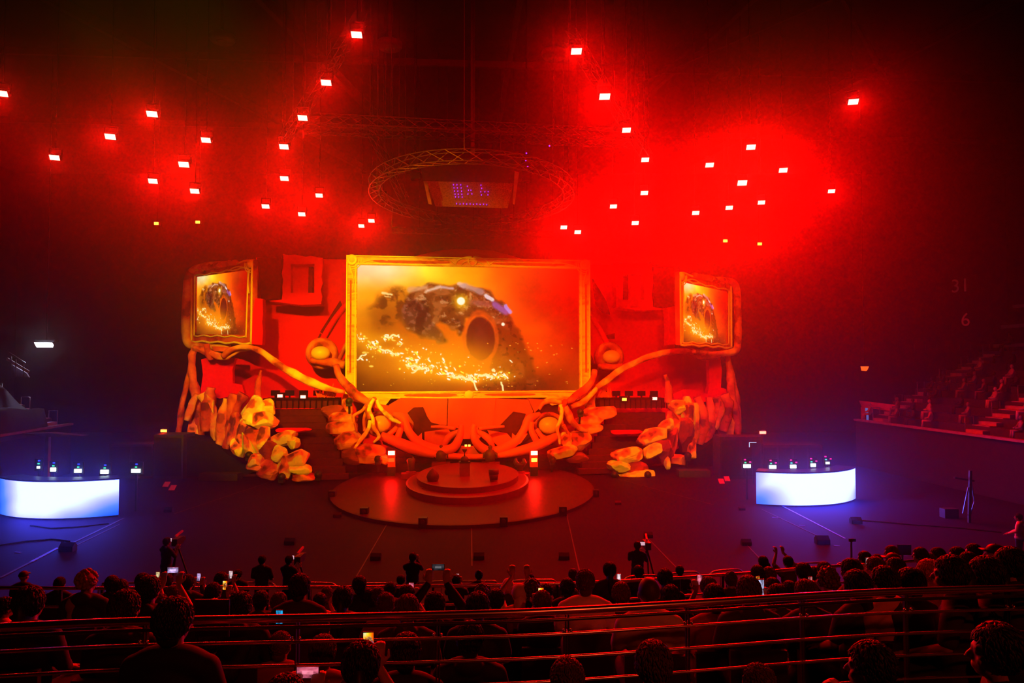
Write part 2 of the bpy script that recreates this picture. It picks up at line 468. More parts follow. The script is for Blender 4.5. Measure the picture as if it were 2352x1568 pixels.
        ax_, ay = a; bx, by = b; L2 = (bx - ax_) ** 2 + ((by - ay) * .56) ** 2
        t = np.clip(((X - ax_) * (bx - ax_) + (Y - ay) * (by - ay) * .3136) / L2, 0, 1)
        dd = np.hypot(X - ax_ - t * (bx - ax_), (Y - ay - t * (by - ay)) * .56) + 0.016 * (tex - .5)
        blend(np.clip(1.4 - dd / (w_ * .62), 0, 1), c, .8)
    # hollow
    dd = np.hypot((X - .545) / .066, (Y - .57) / .185) + .25 * (fbm(X * 14, Y * 9, 44) - .5)
    blend(np.clip((1.28 - dd) * 9, 0, 1), (225, 95, 22), .7)
    blend(np.clip((1.02 - dd) * 9, 0, 1), (96, 34, 22), .95)
    blend(np.clip((.6 - dd) * 4, 0, 1), (120, 50, 40), .4)
    # glow
    g = np.hypot((X - .457), (Y - .275) * .56)
    blend(np.clip(np.exp(-(g / .035) ** 2), 0, 1), (255, 205, 30), .95)
    blend(np.clip((.021 - g) / .006, 0, 1), (255, 255, 225))
    g = np.hypot((X - .648), (Y - .46) * .56); blend(np.clip((.010 - g) / .004, 0, 1), (255, 250, 225))
    # warm haze low in the middle
    g = np.hypot((X - .46) / .2, (Y - .75) / .16); blend(np.exp(-g * g * 1.5), (255, 132, 8), .7)
    # lava cracks
    rnd = random.Random(4)
    path = [(0, .57), (.06, .62), (.12, .69), (.17, .71), (.22, .76), (.28, .82), (.34, .84), (.42, .87), (.50, .885), (.58, .87), (.67, .88)]
    def streak(x, y, l, w_, ang, c, a=1.0):
        if a <= 0: return
        i0, i1 = int((x - l - .01) * nx), int((x + l + .01) * nx) + 1
        j0, j1 = int((y - (l + .01) * 1.8) * ny), int((y + (l + .01) * 1.8) * ny) + 1
        i0, j0 = max(i0, 0), max(j0, 0)
        if i0 >= nx or j0 >= ny or i1 <= 0 or j1 <= 0: return
        xs = X[j0:j1, i0:i1] - x; ys = (Y[j0:j1, i0:i1] - y) * .56
        u_ = xs * math.cos(ang) + ys * math.sin(ang); v_ = -xs * math.sin(ang) + ys * math.cos(ang)
        e = 1.3 - np.sqrt((u_ / l) ** 2 + (v_ / w_) ** 2)
        mk = np.clip(e * 2, 0, 1)[..., None] * a
        img[j0:j1, i0:i1] = img[j0:j1, i0:i1] * (1 - mk) + np.array(c, float) * mk
    for cx_, cy_, sx_, sy_, n_ in [(.02,.58,.02,.02,22),(.065,.63,.022,.02,30),(.135,.575,.03,.015,22),(.19,.62,.012,.012,10),(.12,.68,.03,.012,30),(.165,.705,.02,.015,20),(.225,.77,.02,.025,30),(.27,.81,.025,.018,40),
                                    (.32,.83,.02,.02,18),(.36,.79,.03,.03,16),(.39,.86,.02,.018,14),(.44,.885,.03,.014,36),(.50,.90,.03,.018,34),(.55,.88,.025,.012,22),(.62,.885,.03,.018,36),(.66,.88,.02,.015,14),(.05,.74,.03,.05,12),(.25,.70,.03,.03,10),(.30,.77,.1,.08,40),(.5,.8,.12,.05,16)]:
        g = np.hypot((X - cx_) / (sx_ * 2.2), (Y - cy_) / (sy_ * 2.6)); blend(np.exp(-g * g) * min(1, n_ / 26), (255, 176, 20), .75)
    for cx_, cy_, sx_, sy_, n_ in [(.02,.58,.02,.02,22),(.065,.63,.022,.02,30),(.135,.575,.03,.015,22),(.19,.62,.012,.012,10),(.12,.68,.03,.012,30),(.165,.705,.02,.015,20),(.225,.77,.02,.025,30),(.27,.81,.025,.018,40),
                                    (.32,.83,.02,.02,18),(.36,.79,.03,.03,16),(.39,.86,.02,.018,14),(.44,.885,.03,.014,36),(.50,.90,.03,.018,34),(.55,.88,.025,.012,22),(.62,.885,.03,.018,36),(.66,.88,.02,.015,14),(.05,.74,.03,.05,12),(.25,.70,.03,.03,10),(.30,.77,.1,.08,40),(.5,.8,.12,.05,16)]:
        for k in range(n_):
            x = rnd.gauss(cx_, sx_ * .8); y = rnd.gauss(cy_, sy_ * .8); q = rnd.random()
            streak(x, y, rnd.choice((.0018, .0025, .004, .009)), rnd.uniform(.0015, .0045), rnd.uniform(-.2, 1.1), (255, 255 if q > .4 else 214, 225 if q > .5 else 90))
    for a in [((.10,.66),(.17,.70),.004),((.30,.81),(.24,.85),.003),((.215,.79),(.285,.815),.005),((.42,.88),(.50,.905),.0065),((.50,.88),(.53,.99),.003),((.64,.93),(.65,1),.003),((.13,.57),(.18,.55),.005),((0,.75),(.04,.70),.003),((.60,.83),(.61,.835),.004),((.54,.87),(.60,.88),.006)]:
        for k in range(26):
            t = k / 25; streak(a[0][0] * (1 - t) + a[1][0] * t, a[0][1] * (1 - t) + a[1][1] * t + .008 * math.sin(9 * t), .004, a[2] * .7, 0, (255, 244, 170))
    for k in range(60):
        streak(rnd.uniform(.66, .97), rnd.uniform(.6, .98) , rnd.uniform(.0015, .005), .0016, rnd.uniform(-.4, .4), (255, 190, 60), .9 if rnd.random() < .5 else 0)
    for k in range(40): streak(rnd.uniform(.02, .66), rnd.uniform(.6, .99), rnd.uniform(.0015, .004), .0018, rnd.uniform(-.4, .4), (255, 200, 60), .8)
    return srgb(np.clip(img, 0, 255)) ** 1.18 * 1.12
PIC = fire_picture(520, 294)
def screen_mesh(name, tl, tr, br, bl, pic, material, parent, label=None):
    ny, nx, _ = pic.shape
    u_ = np.linspace(0, 1, nx)[None, :, None]; v_ = np.linspace(0, 1, ny)[:, None, None]
    tl, tr, br, bl = [np.array(q) for q in (tl, tr, br, bl)]
    P = (tl * (1 - u_) + tr * u_) * (1 - v_) + (bl * (1 - u_) + br * u_) * v_
    org = np.array([*( (tl + tr + br + bl) / 4)[:2], min(bl[2], br[2])])
    me = bpy.data.meshes.new(name)
    idx = np.arange(nx * ny).reshape(ny, nx)
    q = np.stack([idx[:-1, :-1], idx[1:, :-1], idx[1:, 1:], idx[:-1, 1:]], -1).reshape(-1, 4)
    me.from_pydata((P.reshape(-1, 3) - org).tolist(), [], q.tolist())
    ca = me.color_attributes.new('picture', 'FLOAT_COLOR', 'POINT')
    buf = np.ones((nx * ny, 4), dtype=np.float32); buf[:, :3] = pic.reshape(-1, 3)
    ca.data.foreach_set('color', buf.ravel())
    me.materials.append(material)
    o = bpy.data.objects.new(name, me); COL.objects.link(o)
    o.parent = parent; o.location = Vector(org) - world_loc(parent)
    tag(o, label)
    return o

# ------------------------------------------------------------------ main screen and its frame
SCR = amat('screen_picture', 1.0)
zt = (sp(797, 583, -.6).z + sp(1352, 602, -.6).z) / 2; zb = (sp(793, 915, -.6).z + sp(1356, 912, -.6).z) / 2
ul = ((sp(795, 750, -.6)) - S0).dot(U); ur = ((sp(1354, 750, -.6)) - S0).dot(U)
il = ((sp(820, 750, -.6)) - S0).dot(U); ir = ((sp(1330, 750, -.6)) - S0).dot(U)
it = (sp(824, 607, -.6).z + sp(1331, 620, -.6).z) / 2; ib = (sp(816, 898, -.6).z + sp(1329, 897, -.6).z) / 2
def ring(mb, o, i, w0, w1):
    """rectangular ring in the stage plane: o, i = (ul, ur, zt, zb)"""
    def q(r, w): return [st(r[0], w, r[2]), st(r[1], w, r[2]), st(r[1], w, r[3]), st(r[0], w, r[3])]
    vs_ = q(o, w0) + q(i, w0) + q(o, w1) + q(i, w1); fs = []
    for k in range(4):
        j = (k + 1) % 4
        fs += [(k, j, 4 + j, 4 + k), (8 + j, 8 + k, 12 + k, 12 + j), (k, 8 + k, 8 + j, j), (4 + k, 4 + j, 12 + j, 12 + k)]
    mb.add(vs_, fs)
ms = empty('main_screen', st((ul + ur) / 2, 0, zb), 'huge central video screen in a carved golden frame showing a fiery scene', 'screen')
screen_mesh('display', st(il, -.55, it), st(ir, -.55, it), st(ir, -.55, ib), st(il, -.55, ib), PIC, SCR, ms, 'fiery golden picture with a dark jagged crag')
mb = MB(); ring(mb, (ul, ur, zt, zb), (il, ir, it, ib), -.75, .6); mb.box(st((ul + ur) / 2, .1, (zt + zb) / 2), (ur - ul - .2, .5, zt - zb - .2), PHI)
mb.build('frame', GOLD, ms)
mb = MB()
def inset(a, b): # ridges between outer and inner edge at fractions a..b
    f_ = lambda t: (ul + (il - ul) * t, ur + (ir - ur) * t, zt + (it - zt) * t, zb + (ib - zb) * t)
    return f_(a), f_(b)
for a, b, h in [(.0, .12, .10), (.80, .92, .07)]:
    o_, i_ = inset(a, b); ring(mb, o_, i_, -.75 - h, -.70)
mb.build('ridge_moulding', GOLD_RELIEF, ms)
mb = MB()
fw, ft, fb_ = il - ul, zt - it, ib - zb
rnd = random.Random(8)
for (a, b, z0, z1) in [(il + 1.0, (ul + ur) / 2 - 1.4, zt - ft * .62, zt - ft * .52), ((ul + ur) / 2 + 1.4, ir - 1.0, zt - ft * .62, zt - ft * .52),
                       (il + 3.0, (ul + ur) / 2 - .9, zb + fb_ * .42, zb + fb_ * .52), ((ul + ur) / 2 + .9, ir - 3.0, zb + fb_ * .42, zb + fb_ * .52)]:
    n_ = 26; top = []; bot = []
    for k in range(n_ + 1):
        u_ = a + (b - a) * k / n_
        e = max(0.0, math.sin(math.pi * k / n_)) ** .5
        top.append(st(u_, -.80, z1 + .05 * e + rnd.uniform(-.012, .012))); bot.append(st(u_, -.80, z0 - .07 * e + rnd.uniform(-.012, .012)))
    mb.prism(top + bot[::-1], W * .08); mb.build('frame_groove', GROOVE, ms); mb = MB()
for s_, u0 in ((1, ul + fw * .42), (-1, ur - fw * .42)):
    n_ = 18; A = []; B = []
    for k in range(n_ + 1):
        z_ = ib + 1.2 + (it - ib - 2.2) * k / n_
        A.append(st(u0 - .05 + rnd.uniform(-.01, .01), -.80, z_)); B.append(st(u0 + .05 + rnd.uniform(-.01, .01), -.80, z_))
    mb.prism(A + B[::-1], W * .08); mb.build('frame_groove', GROOVE, ms); mb = MB()
for (u0, z0) in ((ul + fw * .5, zt - ft * .5), (ur - fw * .5, zt - ft * .5)):
    ax = (U, Z, -W)
    mb.lathe(st(u0, -.75, z0), [(.34, 0), (.34, .12), (.26, .14), (.24, .08), (.17, .08), (.15, .2), (.02, .24)], 24, ax)
    s_ = 1 if u0 < 0 else -1
    for rr in (.46, .60):
        mb.tube([st(u0 + s_ * rr * math.cos(a), -.8, z0 - rr * math.sin(a)) for a in np.linspace(-.15, 1.75, 12)], .035, 6)
    mb.tube([st(u0 + s_ * (.35 + 1.9 * t), -.8, z0 - .28 + .34 * math.sin(2.2 * t)) for t in np.linspace(0, 1, 14)], [.05 * (1 - .6 * t) for t in np.linspace(0, 1, 14)], 6)
    mb.tube([st(u0 + s_ * (-.15 + .28 * math.sin(2.2 * t)), -.8, z0 - .35 - 1.7 * t) for t in np.linspace(0, 1, 14)], [.05 * (1 - .6 * t) for t in np.linspace(0, 1, 14)], 6)
    mb.build('corner_scroll', GOLD_RELIEF, ms, True); mb = MB()
mb = MB(); uc = ((sp(1085, 598, -.75)) - S0).dot(U)
for s_ in (-1, 1):
    mb.tube([st(uc + s_ * (.05 + 1.05 * math.sin(a)), -.82, zt - ft * .95 + .62 * math.cos(a) ** .8) for a in np.linspace(0, 1.5, 14)], .045, 6)
    mb.tube([st(uc + s_ * (.1 + .62 * math.sin(a)), -.82, zt - ft * .95 + .36 * math.cos(a)) for a in np.linspace(0, 1.5, 12)], .03, 6)
    mb.tube([st(uc + s_ * (.05 + .22 * math.sin(a * 2)), -.82, zt - ft * .95 + .42 * a) for a in np.linspace(0, 1.3, 10)], [.02 + .04 * math.sin(a * 2.4) for a in np.linspace(0, 1.3, 10)], 6)
    mb.tube([st(uc + s_ * (1.05 + 1.2 * t), -.82, zt - ft * .85 + .32 * min(1, t * 3) - .0 * t) for t in np.linspace(0, 1, 10)], .03, 6)
mb.build('crest', GOLD_RELIEF, ms, True)
mb = MB(); ub = ((sp(1077, 904, -.75)) - S0).dot(U); ax = (U, Z, -W)
mb.lathe(st(ub, -.75, zb + fb_ * .42), [(.30, 0), (.30, .1), (.2, .16), (.02, .18)], 20, ax)
for k in range(9):
    a = math.pi * (1 + k / 8)
    mb.tube([st(ub + .3 * math.cos(a), -.8, zb + fb_ * .5 + .3 * math.sin(a) * .8), st(ub + .52 * math.cos(a), -.85, zb + fb_ * .5 + .42 * math.sin(a))], [.06, .015], 6)
for s_ in (-1, 1): mb.bar(st(ub + s_ * .25, -.8, zb + fb_ * .85), st(ub + s_ * .75, -.8, zb + fb_ * .85), .07)
mb.build('medallion', GOLD_RELIEF, ms, True)
sc_ = MB()
slab(sc_, [(793, 905), (800, 900), (898, 915), (885, 931), (862, 934), (800, 918)], -.9, .5)
sc_.build('lower_bracket', GOLD, ms); sc_ = MB()
slab(sc_, [(1356, 900), (1348, 897), (1262, 910), (1250, 918), (1268, 931), (1356, 912)], -.9, .5)
sc_.build('lower_bracket', GOLD, ms)

# ------------------------------------------------------------------ round ornament behind the screen
disc = empty('round_ornament', sp(1075, 836, 1.6), 'giant round red scenery disc rising behind the central screen', 'set piece')
czz = sp(1075, 938, 1.6).z; cuu = (sp(1075, 938, 1.6) - S0).dot(U); R0 = sp(1075, 572, 1.6).z - czz
zs = sp(1075, 836, 1.6).z
def arcpts(r, w, n_=60, zlim=zs):
    a0 = math.asin(min(1, (zlim - czz) / r)); return [st(cuu + r * math.cos(a), w, czz + r * math.sin(a)) for a in np.linspace(a0, math.pi - a0, n_)]
mb = MB(); mb.prism(arcpts(R0, 1.6), W * .5); mb.build('disc_panel', REDPANEL, disc)
mb = MB(); mb.tube(arcpts(R0 - .18, 1.5), .2, 8); mb.build('outer_rim', REDPANEL, disc, True)
mb = MB(); mb.tube(arcpts(R0 - 1.7, 1.45), .14, 8); mb.tube(arcpts(R0 - 2.1, 1.5), .1, 8); mb.build('inner_rim', WOODRED, disc, True)
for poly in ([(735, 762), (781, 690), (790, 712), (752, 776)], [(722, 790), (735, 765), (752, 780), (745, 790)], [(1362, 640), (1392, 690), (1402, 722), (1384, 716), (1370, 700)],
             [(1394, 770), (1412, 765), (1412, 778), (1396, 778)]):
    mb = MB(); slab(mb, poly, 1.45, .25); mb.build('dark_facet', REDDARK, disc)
for k, (ex, ey, sx_) in enumerate(((737, 811, -1), (1404, 819, 1))):
    c = sp(ex, ey, .9)
    mb = MB(); ax = (U, Z, -W)
    mb.lathe(c + W * .7, [(1.05, 0), (1.05, .25), (.85, .45), (.72, .35)], 28, ax); mb.build('eye_socket', WOODRED, disc, True)
    mb = MB(); mb.ell(c - W * .1, .62, .5, .46, (U, W, Z), 24, 16); mb.build('eye_ball', EGG, disc, True)
mb = MB(); bough(mb, [(712, 826, .9, 6), (735, 830, .9, 9), (765, 832, .8, 10), (792, 838, .6, 10)], seed=3); mb.build('shelf', WOODRED, disc, True)
mb = MB(); bough(mb, [(1375, 842, .6, 6), (1395, 843, .8, 8), (1415, 842, .9, 8), (1430, 838, .9, 6)], seed=4); mb.build('shelf', WOODRED, disc, True)

# ------------------------------------------------------------------ backdrop
bd = MB(); tl, tr_ = sp(588, 590, 3.2), sp(1548, 612, 3.2); zt_ = (tl.z + tr_.z) / 2
u0, u1 = (tl - S0).dot(U), (tr_ - S0).dot(U)
bd.box(st((u0 + u1) / 2, 3.35, zt_ / 2 + .07), (u1 - u0, .3, zt_ - .15), PHI)
u2 = (sp(536, 850, 3.2) - S0).dot(U); u3 = (sp(1652, 850, 3.2) - S0).dot(U); zl = sp(1075, 800, 3.2).z
bd.box(st((u2 + u0) / 2, 3.35, zl / 2 + .07), (u0 - u2, .3, zl - .15), PHI); bd.box(st((u1 + u3) / 2, 3.35, zl / 2 + .07), (u3 - u1, .3, zl - .15), PHI)
bd.build('backdrop', REDPANEL, label='wide flat red backdrop standing behind the central screen', cat='backdrop')
def window_piece(name_label, poly, hole, w, seed):
    r = empty('scenery_window', sp((poly[0][0] + poly[2][0]) / 2, max(p[1] for p in poly), w), name_label, 'set piece', None)
    x0, y0, x1, y1 = hole
    rnd = random.Random(seed)
    xs0, ys0 = min(p[0] for p in poly), min(p[1] for p in poly); xs1, ys1 = max(p[0] for p in poly), max(p[1] for p in poly)
    # jagged frame: outer polygon with a hole, as four slabs
    def jag(a, b, n_=7, amp=2.2):
        return [(a[0] + (b[0] - a[0]) * k / n_ + (rnd.uniform(-amp, amp) if 0 < k < n_ else 0) * (1 if abs(b[1] - a[1]) > abs(b[0] - a[0]) else 0),
                 a[1] + (b[1] - a[1]) * k / n_ + (rnd.uniform(-amp, amp) if 0 < k < n_ else 0) * (1 if abs(b[0] - a[0]) > abs(b[1] - a[1]) else 0)) for k in range(n_ + 1)]
    A, B, Cc, Dd = poly
    mb = MB()
    slab(mb, jag(A, B) + [(x1, y0), (x0, y0)], w, .8); slab(mb, jag(B, Cc) + [(x1, y1), (x1, y0)], w, .8)
    slab(mb, jag(Cc, Dd) + [(x0, y1), (x1, y1)], w, .8); slab(mb, jag(Dd, A) + [(x0, y0), (x0, y1)], w, .8)
    mb.build('stone_frame', REDPANEL, r)
    mb = MB(); slab(mb, [(x0 - 2, y0 - 2), (x1 + 2, y0 - 2), (x1 + 2, y1 + 2), (x0 - 2, y1 + 2)], w + .8, .15); mb.build('back_panel', REDPANEL, r)
    return r
r = window_piece('red scenery window with ragged stone frame left of the central screen', [(650, 583), (741, 592), (738, 695), (647, 688)], (668, 606, 722, 672), 1.4, 1)
mb = MB(); slab(mb, [(709, 612), (718, 612), (718, 672), (708, 672)], 1.6, .6); mb.build('dark_strip', REDDARK, r)  # darker strip along one side of the opening
mb = MB(); slab(mb, [(617, 691), (655, 687), (738, 692), (738, 698), (690, 700)], .9, 1.6); mb.build('sill', REDPANEL, r)
r = window_piece('red scenery window with ragged stone frame right of the central screen', [(1412, 604), (1498, 606), (1500, 706), (1414, 706)], (1431, 628, 1480, 688), 1.4, 2)
mb = MB(); slab(mb, [(1431, 631), (1443, 631), (1443, 689), (1432, 689)], 1.6, .6); mb.build('dark_strip', REDDARK, r)
mb = MB(); slab(mb, [(1420, 706), (1500, 705), (1530, 710), (1470, 713)], .9, 1.6); mb.build('sill', REDPANEL, r)
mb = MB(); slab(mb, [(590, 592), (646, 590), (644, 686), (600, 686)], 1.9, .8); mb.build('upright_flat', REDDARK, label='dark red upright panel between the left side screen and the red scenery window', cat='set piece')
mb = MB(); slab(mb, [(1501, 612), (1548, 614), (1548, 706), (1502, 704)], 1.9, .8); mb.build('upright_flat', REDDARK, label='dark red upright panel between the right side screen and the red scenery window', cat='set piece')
mb = MB(); slab(mb, [(586, 684), (603, 686), (604, 720), (602, 740), (604, 760), (602, 792), (578, 790), (580, 720)], -1.4, .9); mb.build('scenery_pillar', REDPANEL, label='bright red block beside the inner edge of the left side screen', cat='set piece')
mb = MB(); slab(mb, [(1534, 706), (1552, 702), (1558, 720), (1558, 790), (1536, 792), (1536, 740)], -1.4, .9); mb.build('scenery_pillar', REDPANEL, label='bright red block beside the inner edge of the right side screen', cat='set piece')

# ------------------------------------------------------------------ side screens
def side_screen(side, inner_top, inner_bot, outer_top, outer_bot, pic_q, di, do, bar_pts, label):
    """side screen turned outwards: inner edge at depth di, outer edge at depth do"""
    IT, IB, OT, OB = at(*inner_top, di), at(*inner_bot, di), at(*outer_top, do), at(*outer_bot, do)
    base = (IB + OB) / 2
    r = empty('side_screen', base, label, 'screen')
    hx = (OT - IT); hx.z = 0; hx.normalize()
    nrm = hx.cross(Z).normalized()
    if nrm.y > 0: nrm = -nrm
    tlp, trp, brp, blp = pic_q
    def on(px, py, off=0):
        d = ray(px, py); o = Vector((0, 0, EYE)); t = ((IT - o).dot(nrm) + off) / d.dot(nrm); return o + d * t
    A = [on(*p) for p in (tlp, trp, brp, blp)]
    P_ = PIC[::2, ::2]
    screen_mesh('display', A[0] + nrm * .05, A[1] + nrm * .05, A[2] + nrm * .05, A[3] + nrm * .05, P_, SCR, r, 'fiery golden picture with a dark jagged crag')
    mb = MB(); B = [IT, OT, OB, IB] if side > 0 else [OT, IT, IB, OB]
    n0 = nrm * .12
    q = [b + n0 for b in B] + [a + n0 for a in A] + [b - nrm * .12 for b in B] + [a - nrm * .06 for a in A]
    fs = []
    for k in range(4):
        j = (k + 1) % 4
        fs += [(k, j, 4 + j, 4 + k), (8 + j, 8 + k, 12 + k, 12 + j), (k, 8 + k, 8 + j, j), (4 + k, 4 + j, 12 + j, 12 + k)]
    mb.add(q, fs); mb.prism([b - nrm * .08 for b in B], -nrm * .1); mb.build('frame', WOODRED, r)
    mb = MB()
    for i in range(4):
        j = (i + 1) % 4
        for f_ in (.12, .8):
            a = B[i] * (1 - f_) + A[i] * f_ + nrm * .16; b = B[j] * (1 - f_) + A[j] * f_ + nrm * .16
            pts = [a * (1 - t) + b * t + Vector((0, 0, .05 * math.sin(t * 23 + i))) for t in np.linspace(0, 1, 16)]
            mb.tube(pts, .07 if f_ < .5 else .05, 6)
    ic = (IT * .55 + A[1 if side < 0 else 0] * .45) + nrm * .15
    mb.lathe(ic, [(.26, 0), (.26, .1), (.15, .14), (.05, .2)], 18, (hx, Z, nrm))
    for rr in (.4, .55):
        mb.tube([ic + hx * (rr * math.cos(a)) - Z * (rr * math.sin(a)) + nrm * .05 for a in np.linspace(-.2, 1.8, 10)], .035, 6)
    mb.tube([ic + hx * (.3 + 2.0 * t) - Z * (.28 - .2 * math.sin(3 * t)) + nrm * .05 for t in np.linspace(0, 1, 12)], .045, 6)
    mb.tube([ic + hx * (.15 * math.sin(3 * t)) - Z * (.35 + 1.5 * t) + nrm * .05 for t in np.linspace(0, 1, 12)], .045, 6)
    mb.build('carved_trim', GOLD_RELIEF, r, True)
    mb = MB()
    q = smooth_pts([(a[0], a[1], a[2], a[3]) for a in bar_pts], 5)
    P = [at(a[0], a[1], a[2]) + nrm * .1 for a in q]
    mb.tube(P, [a[3] * a[2] / F for a in q], 14, jitter=.18, seed=side + 5); mb.build('round_wooden_surround', WOOD, r, True)
    # rough bark lumps over the top edge
    mb = MB(); rn = random.Random(side + 9)
    for k in range(9):
        t = (k + .5) / 9; c = IT.lerp(OT, .25 + .6 * t) + nrm * .1
        mb.rock(c, .45, .3, .22, seed=k + 20 * side, ax=(hx, nrm, Z), n=12, m_=8)
    mb.build('bark_top', WOODRED, r)
    return r
side_screen(-1, (586, 595), (584, 792), (443, 622), (444, 786), ((455, 636), (573, 620), (567, 769), (453, 767)), 43.0, 47.2,
            [(540, 606, 44.5, 5), (500, 606, 45.6, 6), (470, 611, 46.5, 7), (448, 620, 47, 8), (437, 640, 47.2, 10), (433, 690, 47.2, 11), (431, 745, 47.2, 11), (434, 780, 47.2, 11), (446, 793, 47, 9), (480, 796, 46.2, 7), (530, 797, 45, 6)],
            'left side screen in a carved frame inside a rounded wooden surround')
side_screen(1, (1556, 624), (1558, 792), (1675, 652), (1676, 800), ((1566, 648), (1668, 670), (1667, 789), (1564, 785)), 43.0, 48.0,
            [(1590, 634, 44.3, 4), (1620, 640, 45.5, 5), (1650, 642, 46.5, 6), (1677, 646, 47.4, 7), (1689, 664, 47.8, 8), (1691, 710, 48, 8), (1692, 760, 48, 8), (1690, 795, 48, 8), (1680, 808, 47.6, 8), (1640, 812, 46.5, 6), (1590, 806, 45, 5)],
            'right side screen in a carved frame inside a rounded wooden surround')

# ------------------------------------------------------------------ towers under the side screens
def tower(label, group_x, boughs, panels, base_px):
    r = empty('scenery_tower', sp(*base_px, -1), label, 'set piece')
    for nm, pts, m, seed in boughs:
        if pts[0][1] > 880: pts = [(a, b, c, q * 1.45) for a, b, c, q in pts]
        mb = MB(); bough(mb, pts, seed=seed, jitter=.5, n=12); mb.build(nm, m, r, True)
    for nm, poly, w, dep, m in panels:
        mb = MB(); slab(mb, poly, w, dep); o = mb.build(nm, m, r)
    return r
tower('tall red scenery tower of twisted trunks carrying the left side screen', -1,
  [('trunk', [(447, 800, 0, 7), (440, 830, 0, 8), (444, 870, 0, 9), (450, 910, 0, 11), (458, 960, 0, 12), (462, 1005, 0, 9)], WOODRED, 1),
   ('trunk', [(440, 820, .4, 3), (430, 880, .5, 6), (418, 930, .5, 7), (412, 980, .4, 6), (410, 1010, .3, 5)], WOODRED, 2),
   ('trunk', [(452, 905, -.6, 4), (440, 935, -.6, 6), (430, 965, -.6, 5)], WOOD, 3),
   ('trunk', [(474, 790, -.5, 6), (480, 815, -.5, 7), (484, 826, -.4, 5)], WOODRED, 4),
   ('trunk', [(445, 798, -.2, 7), (475, 806, -.4, 8), (505, 818, -.6, 7), (525, 818, -.8, 6), (548, 803, -1, 6), (575, 798, -1.2, 7)], WOOD, 5),
   ('trunk', [(462, 905, -.8, 7), (480, 935, -.8, 10), (492, 980, -.8, 9), (500, 1010, -.8, 6)], WOOD, 6),
   ('trunk', [(486, 890, -1, 7), (480, 918, -1, 9), (474, 950, -1, 9), (472, 990, -1, 7)], WOODRED, 7),
   ('trunk', [(520, 915, -1.2, 5), (514, 950, -1.2, 9), (508, 990, -1.2, 9), (504, 1022, -1.2, 6)], WOOD, 8),
   ('trunk', [(540, 905, -1.4, 8), (532, 940, -1.4, 8), (528, 980, -1.4, 7), (520, 1030, -1.4, 6)], WOODRED, 9),
   ('trunk', [(560, 905, -1.5, 9), (545, 930, -1.5, 7), (536, 970, -1.5, 7)], WOODRED, 10)],
  [('red_cloth_panel', [(462, 825), (490, 818), (540, 822), (534, 850), (535, 880), (556, 884), (562, 905), (505, 915), (460, 905), (466, 860)], .3, .5, REDPANEL),
   ('cross_beam', [(486, 795), (545, 797), (545, 808), (490, 806)], -.6, .5, WOODRED),
   ('pale_rock_face', [(446, 918), (437, 945), (428, 1003), (460, 1012), (456, 965)], -.2, .5, STONE_A),
   ('pale_rock_face', [(474, 905), (490, 920), (490, 950), (478, 925)], -1.4, .3, STONE_A),
   ('shade_core', [(440, 905), (540, 905), (536, 1015), (500, 1022), (440, 1004)], .5, 1.2, REDDARK)], (470, 1010))  # dark slab behind the trunks stands in for shade in the gaps
tower('tall red scenery tower of twisted trunks carrying the right side screen', 1,
  [('trunk', [(1672, 812, 0, 5), (1676, 860, 0, 8), (1680, 910, 0, 9), (1690, 950, 0, 9), (1695, 1000, 0, 7)], WOODRED, 11),
   ('trunk', [(1674, 826, .5, 3), (1688, 880, .5, 4), (1696, 930, .5, 5), (1699, 985, .4, 4)], WOODRED, 12),
   ('trunk', [(1540, 808, -1, 6), (1580, 806, -.8, 8), (1610, 816, -.6, 9), (1640, 816, -.5, 9), (1668, 806, -.3, 7)], WOODRED, 13),
   ('trunk', [(1668, 808, -.4, 4), (1640, 800, -.4, 4), (1600, 808, -.5, 4)], WOODRED, 14),
   ('trunk', [(1600, 912, -1.2, 6), (1612, 940, -1.2, 8), (1616, 980, -1.2, 8), (1606, 1020, -1.2, 6)], WOODRED, 15),
   ('trunk', [(1644, 915, -.9, 5), (1652, 930, -.9, 8), (1648, 960, -.9, 7), (1640, 985, -.9, 5)], WOOD, 16),
   ('trunk', [(1630, 912, -1, 5), (1632, 950, -1, 8), (1626, 990, -1, 9), (1616, 1025, -1, 6)], WOODRED, 17),
   ('trunk', [(1590, 925, -1.4, 8), (1594, 960, -1.4, 10), (1590, 1000, -1.4, 10), (1584, 1035, -1.4, 6)], WOOD, 18),
   ('trunk', [(1664, 905, -.5, 7), (1672, 930, -.5, 8), (1668, 960, -.5, 8), (1660, 990, -.5, 8)], WOODRED, 19)],
  [('red_cloth_panel', [(1546, 905), (1572, 893), (1600, 895), (1625, 905), (1630, 880), (1628, 820), (1655, 822), (1658, 850), (1656, 890), (1668, 893), (1672, 915), (1600, 925), (1548, 915)], .3, .5, REDPANEL),
   ('pale_rock_face', [(1660, 918), (1672, 940), (1688, 970), (1684, 1006), (1650, 1004), (1662, 960)], -.2, .5, STONE_B),
   ('pale_rock_face', [(1636, 914), (1656, 910), (1650, 950), (1640, 974), (1644, 930)], -1.3, .3, STONE_B),
   ('shade_core', [(1590, 912), (1676, 912), (1684, 1000), (1620, 1028), (1590, 1036)], .5, 1.2, REDDARK)], (1640, 1015))

